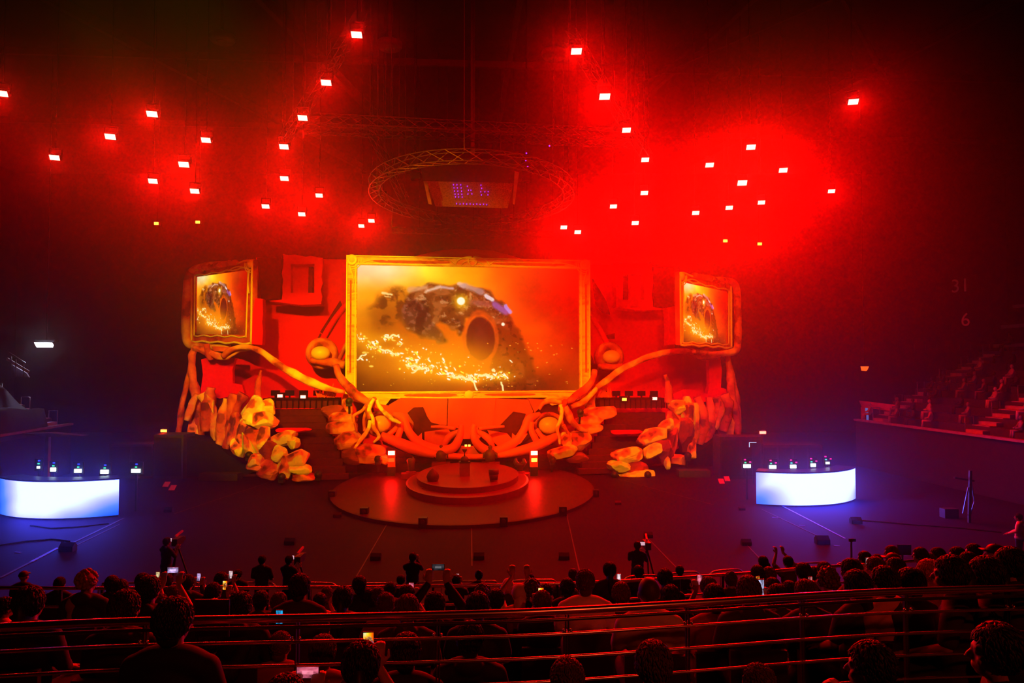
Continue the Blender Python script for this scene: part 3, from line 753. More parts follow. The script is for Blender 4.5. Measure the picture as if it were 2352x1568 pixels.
# boughs that run from the towers to the foot of the central frame
mb = MB(); bough(mb, [(512, 818, -1, 6.4), (525, 806, -1.2, 6.4), (550, 797, -1.4, 5.6), (575, 798, -1.6, 6.4), (598, 806, -1.8, 7.2), (625, 826, -1.9, 8.0), (655, 847, -2, 8.8), (690, 866, -2.1, 9.6), (730, 884, -2.1, 8.8), (762, 894, -2.1, 6.4), (792, 900, -2.0, 4.0)], seed=31, jitter=.25)
mb.build('curved_bough', WOOD, smooth=True, label='long pale curved bough from the left tower down to the central frame', cat='set piece')
mb = MB(); bough(mb, [(1600, 812, -1, 4.8), (1570, 806, -1.2, 6.4), (1540, 808, -1.4, 7.2), (1500, 816, -1.7, 7.2), (1460, 832, -1.9, 7.2), (1425, 850, -2, 7.2), (1395, 872, -2, 7.2), (1372, 890, -2, 6.4)], seed=32, jitter=.25)
mb.build('curved_bough', WOOD, smooth=True, label='long pale curved bough from the right tower down to the central frame', cat='set piece')
mb = MB(); bough(mb, [(772, 838, -1.2, 7.2), (778, 860, -1.4, 8.0), (792, 880, -1.7, 9.6), (812, 900, -2, 10.4), (832, 916, -2.2, 9.6), (846, 924, -2.4, 7.2), (862, 930, -2.4, 4.8)], seed=33, jitter=.2)
mb.build('thick_root', WOODRED, smooth=True, label='thick smooth red root curling under the lower left corner of the central frame', cat='set piece')
mb = MB(); bough(mb, [(1366, 850, -1.2, 6.4), (1362, 870, -1.4, 7.2), (1350, 888, -1.6, 8.8), (1332, 902, -1.9, 9.6), (1314, 916, -2.2, 8.0), (1298, 926, -2.4, 5.6)], seed=34, jitter=.2)
mb.build('thick_root', WOODRED, smooth=True, label='thick smooth red root curling under the lower right corner of the central frame', cat='set piece')
mb = MB(); bough(mb, [(1374, 888, -1.9, 5), (1352, 912, -2.0, 6), (1334, 926, -2.2, 7), (1312, 934, -2.4, 5)], seed=35, jitter=.2)
mb.build('thin_root', WOOD, smooth=True, label='thin pale root under the lower right corner of the central frame', cat='set piece')

# gnarled roots over the eggs
def roots(label, trunk, arms, base):
    r = empty('gnarled_root', sp(*base), label, 'set piece')
    mb = MB(); bough(mb, trunk, seed=41, jitter=.3); mb.build('trunk', ROOTM, r, True)
    for k, (pts, m) in enumerate(arms):
        mb = MB(); bough(mb, pts, seed=50 + k, jitter=.3, n=8); mb.build('root_arm', m, r, True)
    return r
roots('gnarled branching root in front of the left golden egg', [(862, 914, -3, 5), (852, 926, -3.2, 8), (846, 940, -3.4, 8), (850, 962, -3.6, 7)],
  [([(858, 916, -3.3, 4), (850, 932, -3.5, 5), (848, 944, -3.6, 5), (856, 960, -3.7, 4), (858, 980, -3.8, 5), (868, 996, -3.8, 4), (870, 1004, -3.9, 4), (858, 1016, -3.9, 2.5)], ROOTLIT),
   ([(866, 918, -3.3, 4), (872, 934, -3.4, 5), (884, 948, -3.5, 5), (900, 962, -3.6, 5), (912, 968, -3.6, 4), (920, 972, -3.6, 3)], ROOTLIT),
   ([(844, 930, -3.3, 5), (830, 944, -3.4, 4), (812, 956, -3.4, 4), (816, 975, -3.4, 3), (819, 990, -3.4, 3)], ROOTM),
   ([(852, 966, -3.6, 6), (846, 985, -3.7, 5), (836, 1000, -3.8, 5), (824, 1016, -3.9, 4), (814, 1030, -4, 3)], ROOTLIT),
   ([(840, 945, -3.2, 4), (836, 965, -3.3, 4), (838, 990, -3.4, 4)], ROOTM)], (850, 1016, -3.2))
roots('gnarled branching root in front of the right golden egg', [(1300, 920, -3, 6), (1290, 932, -3.2, 8), (1288, 944, -3.4, 7)],
  [([(1288, 930, -3.3, 5), (1290, 944, -3.5, 5), (1288, 962, -3.6, 5), (1280, 984, -3.7, 4), (1284, 1005, -3.8, 3.5), (1286, 1020, -3.8, 2.5)], ROOTLIT),
   ([(1296, 935, -3.2, 8), (1306, 952, -3.3, 9), (1316, 970, -3.4, 8), (1334, 984, -3.5, 6), (1350, 990, -3.5, 4)], ROOTM),
   ([(1290, 925, -3.3, 6), (1268, 920, -3.2, 6), (1248, 926, -3.2, 5), (1238, 940, -3.2, 4)], WOOD),
   ([(1294, 975, -3.5, 4), (1302, 990, -3.5, 4), (1308, 1000, -3.5, 3)], ROOTM)], (1290, 1016, -3.2))
# eggs
for c, rx, ry, lab in (((874, 974, -2.6), 24, 20, 'left'), ((1262, 977, -2.6), 25, 20, 'right')):
    p = sp(*c); r = empty('golden_egg', p - Z * pxm(ry, p.y), 'large smooth golden egg on the %s of the central base' % lab, 'egg')
    MB().ell(p, pxm(rx, p.y), pxm(ry, p.y), pxm(ry, p.y), (U, W, Z), 32, 20).build('egg_shell', EGG, r, True)
    mb = MB(); n_ = 30
    mb.tube([p + W * .25 + U * (pxm(rx + 7, p.y) * math.cos(a)) + Z * (pxm(ry + 6, p.y) * math.sin(a)) for a in np.linspace(.4 if lab == 'left' else -.3, 5.6, n_)], .13, 8); mb.build('egg_ring', WOODRED, r, True)

# ------------------------------------------------------------------ central base: shell panels, tusks, rim
cb = empty('central_base', sp(1075, 1050, -1.5), 'orange curved base under the central screen with five shell panels', 'set piece')
for k, poly in enumerate([[(893, 930), (920, 914), (1028, 915), (1026, 976), (985, 973), (930, 990), (905, 985)],
                          [(1030, 915), (1139, 915), (1132, 975), (1100, 1008), (1052, 1008), (1028, 976)],
                          [(1140, 915), (1214, 918), (1225, 945), (1190, 990), (1128, 976)],
                          [(1214, 916), (1250, 918), (1240, 936), (1228, 947)],
                          [(855, 925), (893, 932), (912, 985), (905, 1000), (860, 950)]]):
    mb = MB(); slab(mb, poly, -1.2 - .1 * (k % 2), .8); mb.build('shell_panel', COUCH, cb)
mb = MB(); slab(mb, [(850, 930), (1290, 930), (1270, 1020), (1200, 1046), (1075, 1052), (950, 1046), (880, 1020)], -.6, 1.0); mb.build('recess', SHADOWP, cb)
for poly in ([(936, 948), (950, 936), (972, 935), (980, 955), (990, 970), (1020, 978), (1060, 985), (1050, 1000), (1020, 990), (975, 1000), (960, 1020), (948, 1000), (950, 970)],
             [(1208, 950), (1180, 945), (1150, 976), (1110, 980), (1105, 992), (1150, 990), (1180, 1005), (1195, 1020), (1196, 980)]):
    mb = MB(); slab(mb, poly, -1.5, .2); mb.build('hollow_shade', SHADOWP, cb)  # flat dark panels paint shade into the hollows of the base
mb = MB(); slab(mb, [(975, 992), (1030, 985), (1040, 1000), (1010, 1026), (975, 1022)], -1.7, .2); mb.build('lit_hollow', COUCH, cb); mb = MB(); slab(mb, [(1120, 988), (1165, 995), (1180, 1012), (1150, 1030), (1130, 1012)], -1.7, .2); mb.build('lit_hollow', COUCH, cb)  # orange panels paint the lit parts of the hollows
mb = MB(); slab(mb, [(1060, 1025), (1088, 1025), (1098, 1040), (1108, 1048), (1046, 1048), (1054, 1038)], -2.2, .4); mb.build('centre_wedge', TUSK, cb)
lm = MB(); lm.box(sp(1070, 1023, -2.5), (.14, .1, .12), PHI); lm.box(sp(1078, 1023, -2.5), (.14, .1, .12), PHI); lm.build('small_lamp', LENSW, cb)
mb = MB(); bough(mb, [(875, 1000, -3.0, 9), (905, 1012, -3.1, 12), (950, 1030, -3.2, 13), (1000, 1042, -3.3, 10), (1075, 1049, -3.4, 6), (1150, 1044, -3.3, 8), (1200, 1034, -3.2, 11), (1245, 1018, -3.1, 12), (1285, 998, -3.0, 8)], seed=60, jitter=.06, k=6); mb.build('curved_rim', TUSK, cb, True)
def tusks(label, main, inner, others, spike, base):
    r = empty('curled_tusk', sp(*base), label, 'set piece')
    mb = MB(); bough(mb, main, seed=61, jitter=.08, n=14, k=6); mb.build('outer_tusk', TUSK, r, True)
    mb = MB(); bough(mb, inner, seed=62, jitter=.08, n=14, k=6); mb.build('inner_tusk', TUSK, r, True)
    for k, o_ in enumerate(others):
        mb = MB(); bough(mb, o_, seed=63 + k, jitter=.08, n=10, k=5); mb.build('strut', TUSK, r, True)
    mb = MB(); slab(mb, spike, -3.1, .35); mb.build('spike', TUSK, r)
tusks('pair of curled orange tusks on the left half of the central base',
  [(903, 950, -2.4, 5), (925, 960, -2.6, 10), (936, 985, -2.8, 9), (952, 1008, -2.9, 10), (980, 1026, -3.1, 11), (1015, 1034, -3.3, 11), (1040, 1028, -3.4, 11), (1054, 1008, -3.5, 9), (1059, 985, -3.5, 7), (1058, 975, -3.5, 6)],
  [(1058, 990, -3.2, 5), (1040, 997, -3.1, 7), (1026, 1010, -3.1, 8), (1018, 1028, -3.0, 5)],
  [[(920, 968, -2.9, 6), (920, 985, -2.9, 7), (913, 1005, -3, 8), (905, 1018, -3, 7)], [(915, 975, -2.8, 5), (905, 988, -2.9, 6), (888, 1002, -3, 6)], [(990, 980, -2.6, 3), (1015, 980, -2.8, 4), (1045, 984, -3.2, 4)]],
  [(934, 994), (952, 1010), (969, 995), (970, 1018), (985, 1028), (965, 1024)], (1000, 1046, -3.1))
tusks('pair of curled orange tusks on the right half of the central base',
  [(1240, 950, -2.4, 5), (1216, 962, -2.6, 10), (1204, 985, -2.8, 9), (1190, 1008, -2.9, 10), (1160, 1028, -3.1, 11), (1128, 1036, -3.3, 10), (1104, 1026, -3.4, 10), (1090, 1008, -3.5, 9), (1087, 985, -3.5, 7), (1091, 975, -3.5, 6)],
  [(1094, 990, -3.2, 5), (1110, 998, -3.1, 7), (1124, 1010, -3.1, 8), (1132, 1026, -3.0, 5)],
  [[(1222, 968, -2.9, 6), (1220, 985, -2.9, 7), (1228, 1005, -3, 8), (1236, 1018, -3, 7)], [(1232, 985, -2.8, 5), (1244, 1002, -2.9, 6), (1256, 1010, -3, 6)], [(1158, 979, -2.6, 3), (1130, 981, -2.8, 4), (1100, 984, -3.2, 4)]],
  [(1178, 995), (1186, 1003), (1212, 996), (1196, 1018), (1160, 1030), (1176, 1014)], (1140, 1046, -3.1))
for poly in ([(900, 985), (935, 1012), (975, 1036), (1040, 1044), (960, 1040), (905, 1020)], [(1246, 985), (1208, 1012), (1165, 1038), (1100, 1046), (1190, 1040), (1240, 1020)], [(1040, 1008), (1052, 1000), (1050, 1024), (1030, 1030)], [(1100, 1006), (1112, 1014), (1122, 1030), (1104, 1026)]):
    mb = MB(); slab(mb, poly, -2.55, .2); mb.build('hollow_shade', SHADOWP, cb)  # dark slivers of painted shade between rim and tusks
# dark riser, black to stand in for the shadow under the raised base
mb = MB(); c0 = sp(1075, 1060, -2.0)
mb.box(st((c0 - S0).dot(U), -1.2, .4), (13.5, 3.0, .6), PHI); mb.build('base_shadow_riser', SKIRT, label='dark low riser painted as the shadow under the orange central base', cat='plinth')

# ------------------------------------------------------------------ boulders
def boulder(px, py, rx, ry, w, m, label, seed, rz=None, tilt=0.0, facet=.28):
    p = sp(px, py, w); a, b = pxm(rx, p.y) * 1.13, pxm(ry, p.y) * 1.13
    ct, s_ = math.cos(tilt), math.sin(tilt)
    ax = (U * ct + Z * s_, W, Z * ct - U * s_)
    mb = MB(); mb.rock(p, a, rz or max(.5, min(a, b) * 1.1), b, seed=seed, ax=ax, facet=facet)
    return mb.build('boulder', m, label=label, cat='rock')
R_LEFT = [ # px, py, rx, ry, w, material, tilt
 (588, 948, 30, 34, -2.4, STONE_Y, .5, 'tall yellowish rock at the top of the left rock pile beside the tower'),
 (612, 935, 22, 18, -2.2, STONE_A, 0, 'pale rock ledge under the left horn at the top of the left rock pile'),
 (560, 1000, 20, 36, -2.6, STONE_A, .3, 'long leaning ochre rock below the left tower'),
 (537, 985, 13, 34, -2.2, STONE_B, .1, 'narrow orange rock pressed against the left tower'),
 (603, 965, 34, 19, -2.8, STONE_A, .2, 'broad pale rock third from the top of the left pile'),
 (585, 1008, 26, 28, -2.9, STONE_B, .4, 'orange rock at the middle of the left pile under the broad pale one'),
 (550, 1028, 16, 22, -2.8, STONE_A, -.3, 'ochre rock at the outer foot of the left pile'),
 (572, 1030, 11, 36, -3.4, STONE_Y, -.45, 'thin upright yellowish slab of rock in the left pile'),
 (606, 1005, 14, 24, -3.4, STONE_A, .1, 'small upright ochre rock at the heart of the left pile'),
 (650, 1008, 31, 17, -3.6, STONE_A, -.1, 'big flat-topped ochre rock overhanging the left stage stairs'),
 (674, 1016, 13, 13, -3.8, STONE_Y, -.3, 'small yellow rock at the tip of the overhanging rock, left pile'),
 (622, 1035, 24, 26, -4.0, STONE_C, .2, 'dark red rock in the middle of the left pile'),
 (640, 1042, 17, 19, -4.6, STONE_Y, -.2, 'rounded yellow-green rock near the front of the left pile'),
 (597, 1062, 24, 25, -4.2, STONE_B, .2, 'orange rock low on the outer side of the left pile'),
 (586, 1058, 16, 14, -4.6, STONE_A, 0, 'small rounded ochre rock low on the outer side of the left pile'),
 (620, 1078, 28, 20, -4.6, STONE_B, .2, 'wide orange rock at the very foot of the left pile'),
 (655, 1072, 16, 26, -4.8, STONE_A, .2, 'upright ochre rock at the foot of the left pile'),
 (684, 1050, 27, 18, -4.8, STONE_A, -.05, 'round ochre rock on top of the front stack, left pile'),
 (690, 1077, 27, 12, -5.0, STONE_Y, 0, 'flat yellowish rock in the middle of the front stack, left pile'),
 (695, 1094, 28, 9, -5.0, STONE_B, 0, 'thin red-orange slab at the bottom of the front stack, left pile'),
]
for k, (x, y, a, b, w, m, t, lab) in enumerate(R_LEFT): boulder(x, y, a, b, w, m, lab, 100 + k, tilt=-t)
R_RIGHT = [
 (1580, 950, 17, 36, -2.2, STONE_A, .1, 'tall ochre rock at the top of the right rock pile beside the tower'),
 (1556, 936, 20, 16, -2.2, STONE_A, 0, 'pale rock ledge under the right horn at the top of the right rock pile'),
 (1548, 968, 17, 24, -2.8, STONE_B, .2, 'orange rock stacked under the pale ledge of the right pile'),
 (1532, 978, 22, 12, -3.2, STONE_A, .5, 'leaning pale slab midway up the right pile'),
 (1500, 1002, 40, 17, -3.4, STONE_A, .12, 'long pointed ochre rock overhanging the right stage stairs'),
 (1540, 1020, 11, 36, -3.4, STONE_B, -.3, 'thin upright orange slab of rock in the right pile'),
 (1572, 1000, 20, 36, -2.8, STONE_C, .1, 'dark red rock behind the upright slab, right pile'),
 (1588, 1028, 12, 22, -3.0, STONE_A, .2, 'ochre rock at the outer foot of the right pile'),
 (1525, 1040, 22, 26, -4.0, STONE_C, 0, 'dark rock at the heart of the right pile'),
 (1500, 1036, 22, 14, -4.4, STONE_Y, .4, 'yellowish slanting rock near the front of the right pile'),
 (1556, 1056, 20, 12, -4.0, STONE_B, -.1, 'orange rock low on the outer side of the right pile'),
 (1532, 1062, 8, 14, -4.4, STONE_Y, 0, 'small yellow rock low in the right pile'),
 (1440, 1044, 35, 16, -4.8, STONE_A, .05, 'broad ochre rock on top of the front stack, right pile'),
 (1420, 1070, 27, 12, -5.0, STONE_Y, 0, 'flat yellowish rock in the middle of the front stack, right pile'),
 (1462, 1072, 26, 14, -4.8, STONE_C, 0, 'dark red rock behind the front stack, right pile'),
 (1462, 1090, 40, 10, -5.0, STONE_Y, .05, 'long low yellow slab at the bottom of the right pile'),
]
for k, (x, y, a, b, w, m, t, lab) in enumerate(R_RIGHT): boulder(x, y, a, b, w, m, lab, 150 + k, tilt=t)
R_MID = [
 (765, 945, 24, 14, -2.0, STONE_C, 0, 'dark top stone of the stack left of the central base'),
 (788, 962, 29, 14, -2.6, STONE_B, 0, 'long rounded stone second from the top, stack left of the central base'),
 (786, 983, 32, 14, -2.8, STONE_B, 0, 'wide rounded stone in the middle of the stack left of the central base'),
 (802, 1010, 32, 18, -3.1, STONE_B, .1, 'round orange stone low in the stack left of the central base'),
 (848, 1042, 34, 20, -3.6, STONE_B, -.1, 'broad stone at the foot of the stack left of the central base'),
 (812, 1046, 24, 18, -3.4, STONE_C, 0, 'dark stone at the outer foot of the stack left of the central base'),
 (878, 1052, 18, 10, -3.8, STONE_A, -.4, 'small pale stone beside the left floor light'),
 (1375, 948, 38, 14, -2.2, STONE_B, .1, 'bowl-shaped top stone of the stack right of the central base'),
 (1352, 967, 34, 12, -2.6, STONE_B, 0, 'long rounded stone second from the top, stack right of the central base'),
 (1352, 985, 30, 11, -2.8, STONE_B, 0, 'flat rounded stone in the middle of the stack right of the central base'),
 (1330, 1012, 25, 20, -3.1, STONE_B, 0, 'round orange stone low in the stack right of the central base'),
 (1302, 1012, 15, 18, -3.3, STONE_A, 0, 'pale upright stone beside the round one, stack right of the central base'),
 (1290, 1038, 34, 12, -3.6, STONE_A, .2, 'long pale stone at the foot of the stack right of the central base'),
 (1325, 1050, 24, 11, -3.4, STONE_C, 0, 'dark stone at the outer foot of the stack right of the central base'),
]
for k, (x, y, a, b, w, m, t, lab) in enumerate(R_MID): boulder(x, y, a, b, w, m, lab, 190 + k, tilt=t, facet=.16)
# pillars behind the stone stacks
for px0, lab in ((800, 'left'), (1358, 'right')):
    mb = MB(); bough(mb, [(px0, 905, -1.0, 10), (px0 - 3, 925, -1.0, 12), (px0, 950, -1.2, 12)], seed=70, jitter=.2)
    mb.build('stone_column', STONE_B, smooth=True, label='short pale column behind the stone stack %s of the central base' % lab, cat='set piece')
# dark rubble skirt below the towers
for poly, lab in (([(405, 1000), (430, 1003), (470, 1012), (500, 1025), (525, 1045), (560, 1062), (590, 1080), (560, 1100), (405, 1100)], 'left'), ([(1698, 1006), (1650, 1006), (1600, 1040), (1560, 1066), (1510, 1085), (1480, 1100), (1698, 1100)], 'right')):
    mb = MB(); P = [sp(x, y, -2.0) for x, y in poly]
    for p in P: p.z = max(p.z, .02)
    mb.prism(P, W * 3); mb.build('stage_skirt', SKIRT, label='black drape skirt under the %s tower of the set' % lab, cat='drape')
# horns
for pts, lab in (([(592, 918, -2.2, 8), (592, 890, -2.2, 7), (596, 865, -2.2, 5), (600, 850, -2.2, 2.5)], 'left'), ([(1534, 925, -2.2, 8), (1536, 900, -2.2, 8), (1532, 875, -2.2, 6), (1528, 860, -2.2, 4)], 'right')):
    mb = MB(); bough(mb, pts, seed=72, jitter=.3); mb.build('horn', WOODRED, smooth=True, label='dark curved horn standing on the %s rock pile' % lab, cat='horn')
# player booths: raised dark desks behind the stairs
def booth(label, x0, x1, y0, y1, lamps, side):
    a, b = sp(x0, y0, -.3), sp(x1, y0, -.3); c = (a + b) / 2
    r = empty('player_booth', Vector((c.x, c.y, sp(x0, y1, -.3).z)), label, 'booth')
    L = (b - a).length; z1 = a.z; z0 = sp(x0, y1, -.3).z
    mb = MB(); mb.box(Vector((c.x, c.y, (z0 + z1) / 2)), (L, 1.4, z1 - z0), PHI); mb.build('desk_body', STAIR, r)
    for k in range(5):
        p = a.lerp(b, .12 + .19 * k)
        mb = MB(); mb.box(p + Z * .32, (.55, .06, .34), PHI); mb.box(p + Z * .08, (.1, .06, .2), PHI); mb.build('monitor', RIG, r)
    for k, lx in enumerate(lamps):
        p = sp(lx[0], lx[1], -1.2)
        mb = MB(); mb.box(p + W * .2, (.5, .3, .4), PHI); o = mb.build('lamp_housing', RIG, r)
        mb = MB(); mb.box(p, (.30, .06, .18), PHI); mb.build('lamp_lens', LENSW if lx[2] else LENS, o)
    mb = MB()
    for k in range(14):
        u_ = k / 13; p = a.lerp(b, u_)
        mb.bar(p - W * .9, p - W * .9 - Z * (z1 - z0), .05)
    mb.bar(a - W * .9, b - W * .9, .06); mb.build('front_trim', RIG, r)
    return r
booth('dark raised player desk behind the left stage stairs', 612, 782, 914, 936, [(643, 909, 0), (696, 911, 0)], -1)
booth('dark raised player desk behind the right stage stairs', 1368, 1520, 914, 936, [(1434, 917, 1), (1504, 915, 0)], 1)
# glassy red clutter on the inner ends of the booths
for x0, x1, lab in ((718, 776, 'left'), (1374, 1410, 'right')):
    rnd = random.Random(x0); mb = MB()
    for k in range(14):
        x = rnd.uniform(x0, x1); p = sp(x, 912, -1.3)
        mb.tube([p, p + Vector((rnd.uniform(-.3, .3), 0, rnd.uniform(.3, .9)))], [.09, .02], 6)
    mb.build('crystal_cluster', mat('red_crystal', (.9, .08, .04), .2, spec=.7), label='cluster of small red crystal spikes at the inner end of the %s player desk' % lab, cat='set piece')
# stairs down from the booths
for a, b, c_, d, lab in (((620, 940), (742, 948), (800, 1072), (716, 1072), 'left'), ((1400, 948), (1530, 940), (1408, 1072), (1330, 1072), 'right')):
    r = empty('stage_stairs', sp((a[0] + d[0]) / 2, 1072, -4), 'wide dark stairs going down between the rocks on the %s of the central base' % lab, 'stairs')
    n_ = 10
    top = sp(*a, -.9).z - .1
    for k in range(n_):
        t = k / (n_ - 1); w = -.9 - 3.6 * t; z1 = top * (1 - t) + .3 * t
        x0 = a[0] * (1 - t) + d[0] * t; x1 = b[0] * (1 - t) + c_[0] * t
        u0 = (sp(x0, 1000, w) - S0).dot(U); u1 = (sp(x1, 1000, w) - S0).dot(U)
        mb = MB(); mb.box(st((u0 + u1) / 2, w + .3, z1 / 2 + .08), (abs(u1 - u0), .42, z1), PHI); mb.build('step', STAIR, r)
# flat red ledges over the stairs
for x, y, lab in ((676, 987, 'left'), (1440, 992, 'right')):
    p = sp(x, y, -3.0); mb = MB(); mb.rock(p, 1.1, .6, .13, seed=5, facet=.1); mb.build('ledge', REDPANEL, label='flat red ledge jutting over the %s stage stairs' % lab, cat='set piece')

# ------------------------------------------------------------------ house rig
HALL = Vector((-0.115, 1, 0)).normalized(); OUT = Vector((1, 0.115, 0)).normalized()
COLS = ['far left', 'left', 'centre-left', 'centre', 'centre-right', 'right', 'far right']
def lamp(k, lx, ly, lw, lp):
    d = lamp_depth(ly); p = at(lx, ly, d); w = lw * d / F * .86; h = w * .56
    r = empty('ceiling_wash_lamp', p, None, 'lamp', 'red wash lamps hung from the roof')
    n = (Vector((p.x * .55, 4, 2)) - p).normalized(); x = n.cross(Z).normalized(); z = x.cross(n).normalized()
    if x.x < 0: x = -x
    sh = .12 * (1 if lx > 1100 else -1)
    a = (x, n, z)
    mb = MB(); mb.box(p - n * .2, (w * 1.15, .36, h * 1.25), ax=a); mb.build('housing', RIG, r)
    mb = MB(); mb.prism([p + n * .01 + x * (-w / 2 + sh * h / 2) + z * (h / 2), p + n * .01 + x * (w / 2 + sh * h / 2) + z * (h / 2), p + n * .01 + x * (w / 2 - sh * h / 2) - z * (h / 2), p + n * .01 + x * (-w / 2 - sh * h / 2) - z * (h / 2)], -n * .04)
    mb.build('lens', LENS, r)
    mb = MB(); q = p - n * .2
    for s_ in (-1, 1): mb.bar(q + x * (s_ * w * .64), q + x * (s_ * w * .64) + Z * .42, .05)
    mb.bar(q - x * (w * .66) + Z * .42, q + x * (w * .66) + Z * .42, .06); mb.build('yoke', RIG, r)
    mb = MB(); mb.bar(q + Z * .42, Vector((q.x, q.y, 26.0)), .03); mb.build('hanging_cable', RIG, r)
    pl = p + n * .12
    spot('ceiling_wash_beam', pl, (p.x * .5, 4, 3), LAMP_E * (2.9 * (min(lp, 5) * .8 + .6)), (1, 0.0, 0.0), 62, 1.0, 0.2)
    if (k % 2 == 0 or lp > 3) and lx > 480: spot('ceiling_wash_spill', pl, pl + Vector((0, -0.3, -1)), LAMP_E * lp * 1.3, (1, 0.0, 0.0), 165, 0.8, 0.2)
    return r
rows_of = {}
lab = {(819,80): 'red wash lamp highest in the picture, above the left half of the main screen', (749,190): 'red wash lamp second down the left-hand diagonal truss', (695,271): 'red wash lamp third down the left-hand diagonal truss',
 (652,337): 'red wash lamp fourth down the left-hand diagonal truss', (653,410): 'red wash lamp straight below the end of the left-hand diagonal truss', (733,449): 'red wash lamp above the gap between left scenery window and main screen',
 (610,474): 'red wash lamp high above the inner edge of the left side screen', (693,492): 'red wash lamp directly above the left red scenery window', (853,507): 'upper one of two close red lamps above the left corner of the main screen',
 (830,519): 'lower one of two close red lamps above the left corner of the main screen', (349,262): 'topmost red wash lamp of the cluster above the left side screen', (253,314): 'red wash lamp of the left cluster, between the topmost and the outermost',
 (125,362): 'outermost red wash lamp of the left cluster', (473,322): 'red wash lamp of the left cluster nearest the diagonal truss', (422,378): 'large-haloed red wash lamp in the middle of the left cluster', (351,416): 'lowest red wash lamp on the outer side of the left cluster',
 (447,439): 'lowest red wash lamp of the left cluster, straight above the left side screen', (4,215): 'red wash lamp cut by the left edge of the picture', (1324,118): 'red wash lamp first down the right-hand diagonal, above the main screen corner',
 (1389,222): 'red wash lamp with a big round halo, second down the right-hand diagonal', (1439,299): 'red wash lamp third down the right-hand diagonal', (1482,367): 'red wash lamp fourth down the right-hand diagonal',
 (1480,443): 'red wash lamp fifth and last down the right-hand diagonal', (1409,474): 'red wash lamp lower left of the end of the right-hand diagonal', (1459,512): 'orange-cored red lamp just above the right red scenery window',
 (1295,522): 'left one of two close red lamps above the right corner of the main screen', (1327,533): 'right one of two close red lamps above the right corner of the main screen', (1960,234): 'lone red wash lamp high on the right side of the roof',
 (1725,338): 'topmost red wash lamp of the bright right cluster', (1630,379): 'upper left red wash lamp of the bright right cluster', (1799,391): 'upper right red wash lamp of the bright right cluster', (1705,420): 'biggest orange-cored lamp in the middle of the right cluster',
 (1749,465): 'red wash lamp at the lower right of the bright right cluster', (1675,477): 'red wash lamp low in the middle of the bright right cluster', (1598,489): 'lowest left red wash lamp of the bright right cluster', (1910,439): 'small lone red wash lamp to the right of the bright right cluster'}
for k, L in enumerate(LAMPS):
    r = lamp(k, *L); r['label'] = lab[(L[0], L[1])]
for k, (x, y, l_) in enumerate([(359, 513, 'small yellow lamp above the outer edge of the left side screen'), (454, 510, 'small yellow lamp above the middle of the left side screen'), (1666, 553, 'small yellow lamp above the middle of the right side screen'), (1745, 560, 'small yellow lamp out beyond the right side screen')]):
    p = at(x, y, 50); r = empty('small_spotlight', p, l_, 'lamp')
    mb = MB(); mb.box(p, (.28, .1, .18)); mb.build('lens', LENSW, r)
    mb = MB(); mb.box(p + Vector((0, .2, .05)), (.34, .3, .26)); mb.bar(p + Vector((0, .2, .15)), Vector((p.x, p.y + .2, 26)), .03); mb.build('housing', BLACK, r)
def truss(name_label, pts, size=.45, chord=.04, step=.6, cat='truss', hang=True):
    r = empty('lighting_truss', pts[len(pts) // 2], name_label, cat)
    mb = MB(); zz = MB(); P = [Vector(p) for p in pts]
    offs = []
    for i, p in enumerate(P):
        t = (P[min(i + 1, len(P) - 1)] - P[max(i - 1, 0)]).normalized(); x = t.cross(Z).normalized() * size / 2
        offs.append([p + x, p - x, p + x - Z * size, p - x - Z * size])
    for c in range(4): mb.tube([o[c] for o in offs], chord / 2, 5)
    for i in range(len(P) - 1):
        n_ = max(1, int((P[i + 1] - P[i]).length / step))
        for j in range(n_):
            a0 = [offs[i][c].lerp(offs[i + 1][c], j / n_) for c in range(4)]; a1 = [offs[i][c].lerp(offs[i + 1][c], (j + 1) / n_) for c in range(4)]
            for (p_, q_) in ((0, 2), (3, 1), (1, 0), (2, 3)): zz.bar(a0[p_], a1[q_], chord * .6)
    mb.build('chords', TRUSSM, r); zz.build('lattice', TRUSSM, r)
    if hang:
        mb = MB()
        for i in range(0, len(P), max(1, len(P) // 4)): mb.bar(P[i], Vector((P[i].x, P[i].y, 26)), .03)
        mb.build('hanging_cables', BLACK, r, kind='stuff')
    return r
def seg(a, b, n_=6): return [Vector(a).lerp(Vector(b), k / n_) for k in range(n_ + 1)]
up = lambda L, dz=.55: at(L[0], L[1], lamp_depth(L[1]) + .2) + Z * dz
truss('long truss running down the left of the roof past four red lamps', seg(up((830, 60)), up((648, 345))))
truss('long truss running down the right of the roof past five red lamps', seg(up((1310, 100)), up((1490, 380))))
truss('upper straight truss crossing the roof in front of the ring', seg(at(700, 262, 32), at(1450, 300, 34.5), 8))
truss('lower straight truss crossing the roof just behind the upper one', seg(at(700, 284, 33), at(1450, 318, 35.5), 8))
truss('straight truss hanging right above the top of the main screen', seg(at(900, 522, 43), at(1270, 532, 44.6), 6), .35)
truss('slanting truss meeting the left side of the ring', seg(at(850, 285, 33), at(930, 452, 38), 5), .4)
rc = at(1086, 430, 36); rc.z = at(1086, 342, 29.2).z
truss('big ring-shaped truss above the main screen', [rc + Vector((5.0 * math.cos(a), 6.6 * math.sin(a), 0)) for a in np.linspace(0, 2 * math.pi, 41)], .5, step=.8)
